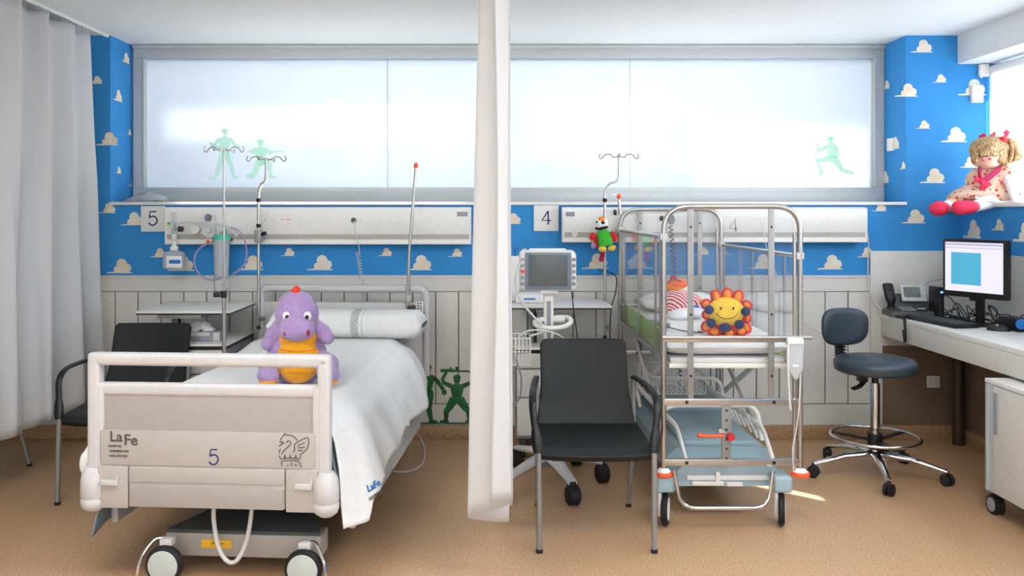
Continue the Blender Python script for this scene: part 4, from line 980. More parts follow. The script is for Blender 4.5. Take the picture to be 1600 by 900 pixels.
# clown
CY_ = 4.80
cl = thing('rag_clown', 'rag doll with orange cap and red striped jacket lying face down in the cot', 'doll', (X(1068, CY_), CY_, .87))
def cp_(px, py, dy=0): return P(px, py, CY_+dy)
cs = CY_/F
def stripes(name, a, b, sc):
    m = mat(name, a, .9); nt = m.node_tree; bs = nt.nodes['Principled BSDF']
    tc = nt.nodes.new('ShaderNodeTexCoord'); wv = nt.nodes.new('ShaderNodeTexWave'); wv.inputs['Scale'].default_value = sc; wv.bands_direction = 'DIAGONAL'; wv.inputs['Distortion'].default_value = 1.5
    nt.links.new(tc.outputs['Object'], wv.inputs['Vector']); r = nt.nodes.new('ShaderNodeValToRGB'); r.color_ramp.interpolation = 'CONSTANT'
    r.color_ramp.elements[0].color = (*lin(a), 1); r.color_ramp.elements[1].position = .5; r.color_ramp.elements[1].color = (*lin(b), 1)
    nt.links.new(wv.outputs['Fac'], r.inputs['Fac']); nt.links.new(r.outputs[0], bs.inputs['Base Color']); return m
M['stripe'] = stripes('red_white_stripes', (206, 40, 66), (240, 232, 230), 26)
jk = MB('stripe').ell(cp_(1062, 471, .0), (24*cs, .075, 22*cs), (0, .3, 0)).tube([cp_(1070, 462, 0), cp_(1084, 468, -.02), cp_(1093, 472, -.03)], [.04, .035, .028], 12).tube([cp_(1050, 474, 0), cp_(1052, 486, -.04), cp_(1053, 492, -.05)], [.04, .035, .028], 12)
blend(obj('jacket', jk, cl), .006, 4)
hd = obj('head', MB('tissue').ell(cp_(1062, 452, .02), (17*cs, .06, 14*cs)), cl)
obj('cap', MB('sunorange').ell(cp_(1057, 446, .015), (17.5*cs, .064, 11*cs)).m('orange').ell(cp_(1058, 444, .012), (17.5*cs, .064, 9*cs)), hd)
obj('cap_pompom', MB('maroon').ell(cp_(1052, 435, .0), (5.5*cs, .02, 5*cs)), hd)
obj('cap_band', MB('darkgrey').tube(catmull([cp_(1042, 443, -.03), cp_(1050, 437.5, -.035), cp_(1062, 438, -.035), cp_(1070, 445, -.03)], 5), .003, 6), hd)
obj('hand', MB('sunorange').ell(cp_(1096, 472, -.03), (6*cs, .02, 4.5*cs)), cl)
blend(obj('trousers', MB('tissue').ell(cp_(1065, 485, .0), (19*cs, .08, 13*cs)).ell(cp_(1060, 492, -.06), (16*cs, .06, 9*cs)).ell(cp_(1085, 488, -.02), (14*cs, .07, 9*cs)), cl), .006, 4)
obj('cuff', MB('bluelabel').ell(cp_(1088, 480, -.03), (5*cs, .02, 4*cs)), cl)
# fluid bag on the cot's right front corner
t = thing('fluid_bag', 'clear fluid bag with a white strap hanging on the right front corner of the cot', 'fluid bag', P(1243, 560, 3.95))
fbm = MB('clearpl'); fbm.flat = True
def fbf(u, v):
    a = 2*PI*u; w_ = (.040-.008*v if v < .75 else .034*(1-(v-.75)*3)); return (X(1243, 3.95)+w_*math.cos(a), 3.945+(.018*math.sin(a))*(1-.4*v), Z(534, 3.95)-.17*v)
fbm.grid(fbf, 24, 12, closed_u=True); obj('bag', fbm, t, sharp=180)
obj('strap', MB('white').tube(catmull([P(1232, 532, 3.94), P(1231, 560, 3.93), P(1232, 600, 3.935), P(1235, 640, 3.94)], 5), [.008, .008, .007, .009], 10, flat=(1, .5)), t)
obj('hook', MB('white').b2(P(1228, 536, 3.955), P(1256, 529, 3.925), .004), t); obj('clip', MB('white').cyl(P(1238, 572, 3.93), P(1247, 572, 3.93), .006), t)
obj('outlet_tube', MB('offwhite').tube(catmull([P(1252, 560, 3.95), P(1250, 610, 3.95), P(1246, 660, 3.96), P(1239, 700, 3.96), P(1240, 735, 3.96)], 6), .0035, 8), t)
# ------------------------------------------------------------------ parrot
PY = 5.28
pt = thing('plush_parrot', 'hanging plush parrot with green belly, red wings and yellow feet', 'soft toy', P(941, 375, PY))
def pp_(px, py, dy=0): return P(px, py, PY+dy)
ps = PY/F
def Cc(x, y): return 900+x/8.18, 320+y/8.18
obj('belly', MB('plushgreen').tube([pp_(*Cc(328, 320)), pp_(*Cc(345, 370)), pp_(*Cc(368, 440)), pp_(*Cc(385, 520))], [8.8*ss, 10.5*ps, 11.3*ps, 11.5*ps], 16), pt)
hd = obj('head', MB('tissue').ell(pp_(*Cc(325, 240)), (10.5*ps, .038, 10*ps)), pt)
obj('collar', MB('black').tube(catmull([pp_(*Cc(252, 300), -.03), pp_(*Cc(290, 308), -.045), pp_(*Cc(340, 295), -.047), pp_(*Cc(400, 285), -.03)], 5), .008, 8), hd)
obj('crown', MB('sunorange').ell(pp_(*Cc(325, 190), -.005), (6.2*ps, .034, 5.2*ps)), hd)
obj('beak', MB('black').ell(pp_(*Cc(345, 228), -.035), (3.2*ps, .018, 2.6*ps)), hd)
obj('eye', MB('eyeblack').ell(pp_(*Cc(265, 218), -.03), (1.5*ps, .006, 1.7*ps)), hd)
for a, b, c_ in (((245, 370), (215, 420), (205, 450)), ((450, 360), (480, 420), (490, 470))):
    wg = obj('wing', MB('plushred').tube([pp_(*Cc(*a), .01), pp_(*Cc(*b), .01), pp_(*Cc(*c_), .01)], [.022, .026, .018], 12), pt)
obj('wing_tip', MB('sunyel').ell(pp_(*Cc(207, 455), .01), (3*ps, .015, 2.6*ps)).m('purple').ell(pp_(*Cc(222, 520), .01), (4*ps, .015, 5*ps)), pt)
obj('wing_feathers', MB('plushred').tube([pp_(*Cc(250, 400), .015), pp_(*Cc(262, 545), .02)], [.02, .012], 10), pt)
for cx, cy in ((340, 568), (460, 555)): obj('foot', MB('sunyel').ell(pp_(*Cc(cx, cy), -.04), (6.5*ps, .025, 4.6*ps), (0, .1 if cx < 400 else -.35, 0)), pt)
obj('tail', MB('maroon').tube([pp_(*Cc(350, 570), .01), pp_(*Cc(338, 650), 0), pp_(*Cc(318, 725), 0)], [.022, .026, .024], 12, flat=(1, .6)), pt)
obj('hanging_loop', MB('offwhite').tube([pp_(*Cc(345, 150)), pp_(*Cc(352, 60), .01), P(945, 322, 5.345)], .0012, 5), pt)
# black corded handset on trunking and cables
t = thing('call_handset', 'small grey handset with a black coiled cord on the trunking behind the cot', 'handset', P(1048, 350, 5.42))
obj('handset', MB('screen_bezel').ell(P(1049, 343, 5.425), (.022, .014, .03)).m('black').ell(P(1034, 341, 5.425), (.014, .012, .018)), t)
cp2 = []
for i in range(260):
    k = i/259; c = P(1048+2*math.sin(3*k)+14*k, 352+250*k, 5.425+.0*k); a = k*2*PI*34; cp2.append(c+Vector((.012*math.cos(a), .012*math.sin(a), 0)))
obj('coil', MB('black').tube(cp2, .003, 6), t)
loose('monitor_lead', [P(934, 421, 5.43), P(961, 430, 5.45), P(962, 455, 5.5), P(954, 490, 5.52), P(953, 560, 5.53), P(952, 640, 5.53)], .0035, 'black', 'thin black cable hanging on the wall left of the cot', 'cable')
loose('white_lead', [P(1176, 340, 5.42), P(1190, 348, 5.4), P(1196, 380, 5.45), P(1204, 410, 5.5), P(1220, 440, 5.53), P(1255, 500, 5.53), P(1300, 522, 5.53), P(1362, 512, 5.53)], .003, 'white', 'thin white cable drooping along the wainscot behind the cot', 'cable')
loose('wall_lead', [P(1352, 350, 5.5), P(1357, 380, 5.535), P(1356, 430, 5.54), P(1362, 465, 5.53), P(1378, 484, 5.45)], .004, 'offwhite', 'white cable running down the wall to the desk telephone', 'cable')
# ------------------------------------------------------------------ patient monitor on wheeled stand
MY = 4.62
pmn = thing('patient_monitor', 'patient monitor with a dark grey screen on a wheeled pole stand', 'monitor', (X(858, MY), MY, 0))
mc = P(856, 423, MY); sc_ = MY/F
cs_o = obj('casing', MB('white').box(mc+Vector((0, .05, 0)), (89*sc_, .14, 62*sc_), (.05, 0, 0), .03, 4), pmn)
obj('bezel', MB('screen_bezel').box(mc+Vector((0, -.022, .0)), (72*sc_, .012, 58*sc_), (.05, 0, 0), .008), cs_o)
obj('screen', MB('screen_grey').box(mc+Vector((-.001, -.029, .003)), (61*sc_, .004, 49*sc_), (.05, 0, 0), .001), cs_o)
for sx in (-1, 1):
    for k in range(5):
        obj('button', MB('boxgrey' if k != 2 or sx > 0 else 'coral').box(mc+Vector((sx*40*sc_, -.024, (18-9.5*k)*sc_)), (5.5*sc_, .008, 4.5*sc_), (.05, 0, 0), .002), cs_o)
obj('carry_handle', MB('white').b2(mc+Vector((-.10, .02, .10)), mc+Vector((.10, .06, .118)), .008), cs_o)
cx = X(858, MY)
obj('column', MB('white').b2((cx-.026, MY+.03, .22), (cx+.026, MY+.085, 1.03), .008).m('boxgrey').b2((cx-.011, MY+.026, .25), (cx+.011, MY+.032, .98)).m('white').b2((cx-.05, MY-.0, 1.02), (cx+.05, MY+.10, 1.045), .008), pmn)
obj('push_handle', MB('white').tube(catmull([(cx-.05, MY+.06, .875), (cx-.075, MY-.02, .86), (cx-.02, MY-.09, .85), (cx+.07, MY-.08, .855), (cx+.115, MY-.02, .875), (cx+.09, MY+.05, .89)], 6, True), .013, 10, closed=True, flat=(1, 1)).b2((cx-.05, MY+.03, .865), (cx+.09, MY+.08, .89), .01), pmn)
bc = (X(862, 4.56), 4.62)
obj('base_hub', MB('boxgrey').lathe([(0, .10), (.07, .10), (.075, .15), (.05, .2), (.03, .25), (0, .26)], (cx, MY+.05, 0), seg=24), pmn)
for (wx, wy) in ((X(895, 4.30), 4.30), (X(941, 4.66), 4.66), (X(787, 4.34), 4.34), (.12, 4.95), (.46, 4.98)):
    lg = MB('offwhite').tube([(cx, MY+.05, .15), ((cx+wx)/2, (MY+.05+wy)/2, .135), (wx, wy, .108)], [.045, .036, .026], 12, flat=(.55, 1))
    lo = obj('base_leg', lg, pmn)
    obj('caster', MB('blackrub').lathe([(.0, -.03), (.04, -.03), (.05, -.022), (.05, .022), (.04, .03), (0, .03)], (wx, wy, .05), (1, .3, 0), 24).m('black').cyl((wx, wy, .05), (wx, wy, .115), .016), lo)
wk = MB('white'); x0, x1, y0, y1, z0, z1 = X(800, 4.5), X(829, 4.5), 4.48, 4.66, Z(570, 4.5), Z(528, 4.5)
for z_ in (z0, (z0+z1)/2, z1): wk.tube(fillet([(x0, y0, z_), (x1, y0, z_), (x1, y1, z_), (x0, y1, z_), (x0, y0, z_+.0001)], .02, 3), .0028, 6)
for k in range(6): wk.tube([(x0+(x1-x0)*k/5, y0, z1), (x0+(x1-x0)*k/5, y0, z0), (x0+(x1-x0)*k/5, y1, z0), (x0+(x1-x0)*k/5, y1, z1)], .0022, 5)
for k in range(6): wk.tube([(x0, y0+(y1-y0)*k/5, z1), (x0, y0+(y1-y0)*k/5, z0), (x1, y0+(y1-y0)*k/5, z0), (x1, y0+(y1-y0)*k/5, z1)], .0022, 5)
wk.tube([(x1, (y0+y1)/2, z1), (cx-.02, MY+.05, z1+.01)], .006, 8)
obj('accessory_basket', wk, pmn)
obj('cuff_hose', MB('offwhite').tube(catmull([P(812, 410, 4.58), P(806, 435, 4.56), P(810, 462, 4.55), P(828, 488, 4.55), P(850, 510, 4.54), P(868, 522, 4.54)], 8), .006, 8), pmn)
obj('cuff_hose', MB('boxgrey').tube(catmull([P(806, 560, 4.46), P(814, 590, 4.46), P(812, 620, 4.46), P(800, 638, 4.46)], 8), .005, 8), pmn)
obj('power_lead', MB('black').tube(catmull([P(893, 455, 4.66), P(897, 490, 4.66), P(902, 531, 4.7), P(900, 560, 4.8)], 6), .003, 6), pmn)
obj('coiled_lead', MB('white').tube(catmull([P(808, 530, 4.53), P(822, 518, 4.5), P(845, 516, 4.5), P(870, 522, 4.5), P(884, 531, 4.52)], 6), .0035, 6), pmn)
t = thing('wipes_box', 'low pale box on the cabinet behind the patient monitor', 'box', P(828, 465, 5.3))
obj('carton', MB('tissue').b2((.12, 5.25, .907), (.30, 5.42, .96), .003).m('bluelabel').b2((.17, 5.249, .925), (.24, 5.2502, .935)), t)
t = thing('dispenser_bottle', 'small white bottle with a blue pump standing left of the patient monitor', 'bottle', P(804, 440, 5.35))
obj('bottle', MB('white').b2((X(798, 5.35), 5.33, .907), (X(811, 5.35), 5.38, Z(400, 5.35)), .008), t)
obj('pump', MB('bluelabel').cyl((X(805, 5.35), 5.355, Z(400, 5.35)), (X(805, 5.35), 5.355, Z(389, 5.35)), .007).b2((X(803, 5.35), 5.33, Z(391, 5.35)), (X(808, 5.35), 5.36, Z(387, 5.35)), .002), t)
# ------------------------------------------------------------------ desk
DX = 2.475; DZ = .81
dk = thing('desk', 'long white wall-mounted desk along the right wall with a deep white front edge', 'desk', (2.73, 4.2, 0))
obj('desk_top', MB('white').b2((DX, 2.3, DZ-.03), (WR-.019, D1-.019, DZ), .004), dk)
obj('front_apron', MB('cream').b2((DX+.002, 2.3, .668), (DX+.03, D1-.019, DZ-.03), .003), dk)
obj('leg', MB('brown_dark').cyl((2.905, 5.42, .0), (2.905, 5.42, DZ-.03), .036, seg=20), dk)
obj('leg', MB('brown_dark').cyl((2.905, 2.5, .0), (2.905, 2.5, DZ-.03), .036, seg=20), dk)
t = thing('wall_socket', 'square white double socket on the brown panel under the desk', 'socket', P(1458, 596, D1-.02))
obj('plate', MB('white').b2(P(1447.5, 587, D1-.012), P(1468.5, 606, D1-.022), .003), t)
obj('insert', MB('cream').b2(P(1450, 590, D1-.022), P(1457.5, 603, D1-.024), .001).b2(P(1458.5, 590, D1-.022), P(1466, 603, D1-.024), .001), t)
# computer monitor
cA, cB = Vector((2.64, 5.10, 0)), Vector((2.81, 4.75, 0)); u_ = (cB-cA).normalized(); n_ = Vector((u_.y, -u_.x, 0)); n_ = -n_ if n_.x > 0 else n_
cmn = thing('computer_monitor', 'black flat computer monitor with a lit white and teal window, on the desk', 'monitor', ((cA+cB)/2)+Vector((0.03, .02, DZ)))
MW, MH = (cB-cA).length, .335; mc = (cA+cB)/2+Vector((0, 0, .968+MH/2)); ang = math.atan2(u_.y, u_.x)
def mbx(m_, cu, cz, w_, h_, d0, d1, bev=.0):
    c = mc+u_*cu+Vector((0, 0, cz))-n_*((d0+d1)/2); return MB(m_).box(c, (w_, abs(d1-d0), h_), (0, 0, ang), bev)
obj('casing', mbx('black', 0, 0, MW, MH, 0, .045, .008), cmn)
M['scr_bg'] = emis('screen_white', (228, 222, 240), .8); M['scr_teal'] = emis('screen_teal', (60, 165, 200), .8); M['scr_bar'] = emis('screen_bar', (170, 165, 205), .8)
scr = obj('screen', mbx('scr_bg', 0, .008, MW-.036, MH-.052, -.0015, .0, 0), cmn)
obj('screen_window', mbx('scr_teal', -.045, -.002, .185, .185, -.0025, -.0015), scr)
obj('screen_toolbar', mbx('scr_bar', 0, .137, MW-.036, .01, -.0025, -.0015), scr)
tx = MB('ink'); c0 = mc+n_*.003
vv = Vector((0, 0, 1))
obj('screen_ruling', mbx('scr_bar', 0, .117, MW-.036, .004, -.0025, -.0015), scr)
obj('stand', MB('black').box(mc-n_*.06+Vector((0, 0, -.225)), (.05, .02, .20), (0, 0, ang), .005).box(mc-n_*.03+Vector((0, 0, -.16)), (.06, .06, .05), (0, 0, ang), .01).lathe([(0, 0), (.11, 0), (.115, .008), (.04, .016), (0, .018)], Vector((mc.x, mc.y, DZ))-n_*.05, seg=32, sy=.85), cmn)
# telephone
ph = thing('desk_telephone', 'black and silver office telephone with handset at the far end of the desk', 'telephone', (2.56, 5.38, DZ))
a_ = -.12
obj('base', MB('darkgrey').box((2.575, 5.38, DZ+.02), (.27, .19, .04), (.0, 0, a_), .012).box((2.585, 5.40, DZ+.075), (.23, .03, .13), (-.5, 0, a_), .008), ph)
obj('handset', MB('black').tube(catmull([(2.455, 5.36, DZ+.055), (2.449, 5.35, DZ+.10), (2.447, 5.37, DZ+.15), (2.452, 5.40, DZ+.195)], 5), [.028, .022, .020, .021, .022, .026, .030], 12, flat=(.75, 1.1)), ph)
obj('display_panel', MB('alu').box((2.60, 5.375, DZ+.145), (.15, .012, .11), (-.45, 0, a_), .005).m('screen_grey').box((2.588, 5.366, DZ+.152), (.095, .008, .065), (-.45, 0, a_), .002), ph)
kp = MB('boxgrey')
for i in range(4):
    for j in range(4):
        kp.box((2.51+.022*i, 5.315+.018*j, DZ+.044+.005*j), (.014, .011, .006), (-.2, 0, a_), .002)
kp.m('white').box((2.625, 5.33, DZ+.05), (.04, .05, .005), (-.25, 0, a_), .003)
k_ = obj('keypad', kp, ph); k_['kind'] = 'stuff'
t = thing('router', 'slim black router standing upright with a glowing blue light', 'router', (X(1463, 5.28), 5.28, DZ))
rx = X(1463, 5.28)
obj('case', MB('black').box((rx, 5.28, DZ+.10), (.035, .13, .19), None, .01).m('darkgrey').b2((rx-.03, 5.22, DZ), (rx+.03, 5.34, DZ+.012), .004), t)
M['blueled'] = emis('blue_led', (70, 110, 255), 4)
obj('indicator_light', MB('blueled').ell((rx, 5.214, DZ+.165), (.010, .003, .006)), t)
# keyboard on a dark mat
kb = thing('keyboard', 'black computer keyboard lying on the desk in front of the monitor', 'keyboard', (2.64, 5.0, DZ))
obj('case', MB('black').box((2.595, 5.04, DZ+.011), (.15, .47, .020), (0, 0, -.10*0+.12), .006), kb)
ks = MB('darkgrey'); Rk = Matrix.Rotation(.12, 3, 'Z')
for i in range(5):
    for j in range(17):
        p = Rk @ Vector((-.055+.026*i, -.215+.0268*j, 0)); ks.box((2.595+p.x, 5.04+p.y, DZ+.0235), (.021, .021, .007), (0, 0, .12), .002, 1)
k_ = obj('keys', ks, kb); k_['kind'] = 'stuff'
t = thing('computer_mouse', 'black computer mouse on the desk beside the keyboard', 'mouse', (X(1560, 4.72), 4.72, DZ))
mo = MB('black').ell((X(1560, 4.72), 4.72, DZ+.004), (.034, .058, .034), (0, 0, .9)); 
o = obj('shell', mo, t); obj('wheel', MB('boxgrey').cyl((X(1560, 4.72)-.02, 4.70, DZ+.033), (X(1560, 4.72)-.014, 4.705, DZ+.033), .006), t)
t = thing('power_adapter', 'black box with a blue side among the cables at the right of the desk', 'adapter', (2.86, 4.66, DZ))
obj('case', MB('black').box((2.86, 4.74, DZ+.035), (.11, .16, .07), (0, 0, .2), .012).m('bluelabel').lathe([(0, 0), (.028, 0), (.028, .008), (0, .008)], (2.83, 4.655, DZ+.045), (0, -1, 0), 20), t)
random.seed(21)
for k in range(16):
    y0 = 5.35-.045*k; x0 = 2.70+.012*k+random.uniform(-.02, .05); pts = []
    for j in range(6):
        pts.append((x0+random.uniform(-.06, .10), y0+random.uniform(-.16, .16), DZ+.006+random.choice((0, .03, .06, .09, .12))*random.random()*(1 if 0 < j < 5 else 0)))
    pts = [(min(max(a, 2.62), 2.95), min(b, 5.5), c) for a, b, c in pts]
    loose('computer_cable', pts, .0032, 'black', 'one of the black cables tangled on the desk behind the monitor', 'cable', 6, 'tangled black cables behind the monitor', 5)
loose('phone_cord', [(2.46, 5.33, DZ+.006), (2.466, 5.22, DZ+.005), (2.458, 5.19, DZ-.02), (2.458, 5.18, DZ-.08), (2.46, 5.19, DZ-.13), (2.456, 5.20, DZ-.06)], .008, 'black', 'black cord bundle hanging over the desk edge below the telephone', 'cord')
loose('network_cable', [P(1438, 457, 5.45), P(1443, 447, 5.43), P(1453, 440, 5.4), P(1464, 438, 5.38), P(1475, 436, 5.3)], .003, 'boxgrey', 'grey cable arching from the telephone to the router', 'cable')
# pedestal cabinet
pc = thing('pedestal_cabinet', 'low white wheeled cabinet with a roller door under the desk, bottom right', 'cabinet', (2.62, 3.85, 0))
px0, px1, py0, py1, pz0, pz1 = 2.385, 2.86, 3.30, 4.20, .112, .652
obj('carcass', MB('alu').b2((px0, py0, pz0), (px1, py1, pz1-.02), .004).m('white').b2((px0-.004, py0-.004, pz1-.02), (px1, py1+.004, pz1), .003).m('black').b2((px0+.004, py0, pz1-.026), (px1-.004, py1, pz1-.02)).b2((px0+.006, py0+.006, pz0-.006), (px1-.006, py1-.006, pz0)), pc)
obj('edge_frame', MB('alu').b2((px0-.004, py1-.075, pz0+.002), (px0, py1-.002, pz1-.024)).b2((px0-.009, py1-.03, pz0+.002), (px0, py1-.022, pz1-.024)), pc)
dr = obj('roller_door', MB('cream').b2((px0-.007, py0+.01, pz0+.006), (px0-.001, py1-.078, pz1-.028), .001), pc)
obj('handle', MB('boxgrey').b2((px0-.016, py1-.115, .40), (px0-.006, py1-.09, .60), .003), dr)
for sx in (px0+.03, px1-.06):
    for sy in (py0+.06, py1-.03):
        c_ = obj('caster', MB('blackrub').cyl((sx-.022, sy, .046), (sx+.022, sy, .046), .046, seg=24).m('black').b2((sx-.012, sy-.02, .08), (sx+.012, sy+.02, .112), .004), pc)
        obj('wheel_disc', MB('boxgrey').cyl((sx-.024, sy, .046), (sx-.0215, sy, .046), .033, seg=24), c_)
# ------------------------------------------------------------------ stool
sx_, sy_ = 2.10, 4.78
sl = thing('swivel_stool', 'blue-grey vinyl swivel stool with backrest, foot ring and chrome star base', 'stool', (sx_, sy_, 0))
obj('seat', MB('stoolvinyl').lathe([(0, .572), (.19, .572), (.212, .585), (.217, .61), (.215, .632), (.20, .648), (.17, .655), (0, .655)], (sx_, sy_, 0), seg=48), sl)
bk_ = MB('stoolvinyl'); bk_.flat = True
def bf2(u, v):
    a = 2*PI*u; ca, sa = math.cos(a), math.sin(a); w_, h_ = .147, .108
    x = w_*math.copysign(abs(ca)**.6, ca)*(1 if sa > 0 else 1-.12*abs(sa)); z = h_*math.copysign(abs(sa)**.6, sa)
    e = [(0, -.0), (.9, -.001), (1, .012), (1.0, .03), (.93, .045), (0, .048)]; k = v*(len(e)-1); i = min(int(k), len(e)-2); f = k-i
    r = e[i][0]*(1-f)+e[i+1][0]*f; d = e[i][1]*(1-f)+e[i+1][1]*f
    return (x*r, d+.035*-(1-(x*r/.15)**2)*-1, z*r)
bk_.grid(bf2, 40, 21, closed_u=True); bk_.bm.transform(Matrix.Translation((2.02, 4.955, .795)) @ Matrix.Rotation(.22, 4, 'Z'))
bmesh.ops.remove_doubles(bk_.bm, verts=bk_.bm.verts, dist=1e-4)
obj('backrest', bk_, sl, sharp=180)
bw = MB('black').tube(catmull([(2.015, 5.02, .77), (2.01, 5.045, .70), (2.01, 5.045, .63), (2.02, 5.01, .575), (2.06, 4.88, .57)], 5), .02, 10, flat=(.6, 1.3))
for k in range(7): bw.box((2.012, 5.04, .62+.018*k), (.056, .04, .009), (0, 0, .2), .003, 1)
obj('back_support', bw, sl)
obj('height_lever', MB('black').b2((1.985, 4.70, .53), (2.03, 4.76, .585), .008).tube(catmull([(2.02, 4.73, .54), (1.98, 4.69, .515), (1.93, 4.66, .505)], 5), [.007, .008, .014], 8, flat=(.6, 1.2)), sl)
obj('gas_lift', MB('black').cyl((sx_, sy_, .50), (sx_, sy_, .585), .018).m('chrome').cyl((sx_, sy_, .12), (sx_, sy_, .515), .027, seg=24), sl)
fr = obj('foot_ring', MB('chrome').tube([(sx_+.232*math.cos(2*PI*k/48), sy_+.232*math.sin(2*PI*k/48), .215) for k in range(48)], .009, 10, closed=True), sl)
fs_ = MB('black').cyl((sx_, sy_, .15), (sx_, sy_, .235), .04)
for k in range(3):
    a = 2*PI*k/3+.5; fs_.tube([(sx_, sy_, .195), (sx_+.228*math.cos(a), sy_+.228*math.sin(a), .212)], .012, 8, flat=(.6, 1.6))
obj('ring_spokes', fs_, fr)
for k in range(5):
    a = math.radians(185+72*k); ex, ey = sx_+.355*math.cos(a), sy_+.355*math.sin(a)
    lg = obj('star_leg', MB('chrome').tube([(sx_, sy_, .125), (sx_+.18*math.cos(a), sy_+.18*math.sin(a), .115), (ex, ey, .075)], [.026, .022, .014], 12, flat=(.7, 1)), sl)
    ax = Vector((math.cos(a+.9), math.sin(a+.9), 0)); c_ = Vector((ex, ey, .032)); w_ = MB('blackrub')
    for s in (-1, 1): w_.lathe([(0, -.008), (.028, -.008), (.032, -.004), (.032, .006), (.02, .010), (0, .010)], c_+ax*s*.014, ax*s, 20)
    w_.m('black').cyl(c_, c_+Vector((0, 0, .045)), .008).lathe([(0, -.006), (.022, -.006), (.022, .006), (0, .006)], c_+Vector((0, 0, .008)), ax, 16)
    obj('caster', w_, lg)
# ------------------------------------------------------------------ rag doll on the right sill
RY = 5.22
rd = thing('rag_doll', 'rag doll with blonde pigtails, floral dress and pink-red shoes sitting on the sill', 'doll', (X(1560, RY), RY, 1.513))
rs = RY/F
def R_(x, y, dy=0): return P(1440+x/5.625, 190+y/5.625, RY+dy)
def floral():
    m = mat('floral_dress', (238, 214, 196), .9); nt = m.node_tree; bs = nt.nodes['Principled BSDF']
    tc = nt.nodes.new('ShaderNodeTexCoord'); v = nt.nodes.new('ShaderNodeTexVoronoi'); v.inputs['Scale'].default_value = 34
    nt.links.new(tc.outputs['Object'], v.inputs['Vector']); r = nt.nodes.new('ShaderNodeValToRGB')
    e = r.color_ramp.elements; e[0].position = .2; e[0].color = (*lin((206, 52, 62)), 1); e[1].position = .46; e[1].color = (*lin((222, 192, 170)), 1)
    x = r.color_ramp.elements.new(.3); x.color = (*lin((232, 128, 112)), 1); y = r.color_ramp.elements.new(.38); y.color = (*lin((214, 190, 150)), 1)
    nt.links.new(v.outputs['Distance'], r.inputs['Fac']); nt.links.new(r.outputs[0], bs.inputs['Base Color']); return m
M['floral'] = floral()
bd = MB('floral')
bd.ell(R_(620, 560, .02), (34*rs, .09, 38*rs), (0, .25, 0))          # chest
bd.ell(R_(680, 640, .01), (34*rs, .115, 17*rs))                      # skirt
bd.ell(R_(450, 630, -.02), (36*rs, .085, 11*rs), (0, -.18, 0)).ell(R_(370, 640, -.0), (28*rs, .08, 12*rs), (0, -.45, 0))
bd.ell(R_(740, 480, -.03), (17*rs, .06, 15*rs)).ell(R_(470, 500, .02), (13*rs, .055, 18*rs), (0, .5, 0))
blend(obj('dress', bd, rd), .007, 4)
obj('hem_trim', MB('tissue').tube(catmull([R_(470, 665, -.115), R_(560, 690, -.12), R_(680, 705, -.11), R_(800, 700, -.07)], 5), .006, 8), rd)
cl_ = MB('maroon').tube(catmull([R_(520, 400, -.04), R_(510, 460, -.085), R_(530, 525, -.10)], 5), [.012, .016, .02], 10, flat=(1, .5))
cl_.tube(catmull([R_(700, 400, -.03), R_(630, 460, -.085), R_(540, 525, -.10)], 5), [.012, .017, .02], 10, flat=(1, .5))
cl_.m('shoe').ell(R_(530, 530, -.11), (4*rs, .014, 4*rs)).tube([R_(530, 530, -.11), R_(590, 560, -.115)], [.008, .022], 8, flat=(1, .4)).tube([R_(530, 530, -.11), R_(470, 500, -.10)], [.008, .02], 8, flat=(1, .4)).tube([R_(530, 530, -.11), R_(525, 595, -.12)], [.007, .018], 8, flat=(1, .4)).tube([R_(530, 530, -.11), R_(575, 585, -.12)], [.007, .016], 8, flat=(1, .4))
obj('collar_bow', cl_, rd)
# arms and legs
arm = MB('tissue').tube(catmull([R_(760, 500, -.07), R_(790, 580, -.115), R_(815, 650, -.13), R_(850, 705, -.125)], 4), [.03, .03, .03, .028, .028, .028, .027, .026, .026, .026, .025, .025, .02], 12)
obj('arm', arm, rd)
obj('arm', MB('skin').tube(catmull([R_(450, 540, .03), R_(430, 600, .03), R_(440, 660, .03)], 4), .024, 12), rd)
lg = obj('leg', MB('tissue').tube([R_(620, 690, -.03), R_(540, 720, -.08), R_(470, 745, -.12)], [.05, .042, .034], 14), rd)
obj('shoe', MB('shoe').ell(R_(385, 755, -.14), (20*rs, .044, 11*rs), (0, -.08, 0)).ell(R_(330, 758, -.145), (11*rs, .042, 11*rs)), lg)
lg = obj('leg', MB('floral').tube([R_(420, 650, .0), R_(310, 700, -.01), R_(235, 740, -.02)], [.055, .045, .034], 14).m('tissue').tube([R_(245, 735, -.02), R_(215, 755, -.03)], [.036, .034], 14), rd)
obj('shoe', MB('shoe').ell(R_(155, 765, -.05), (15*rs, .05, 11.5*rs), (0, -.1, 0)), lg)
obj('ankle_band', MB('darkgrey').tube([R_(222, 715, -.025)+Vector((0, .036*math.cos(a*PI/8), 0))+Vector((.012, 0, -.03))+Vector((0, 0, .036*math.sin(a*PI/8))) for a in range(16)], .003, 6, closed=True), lg)
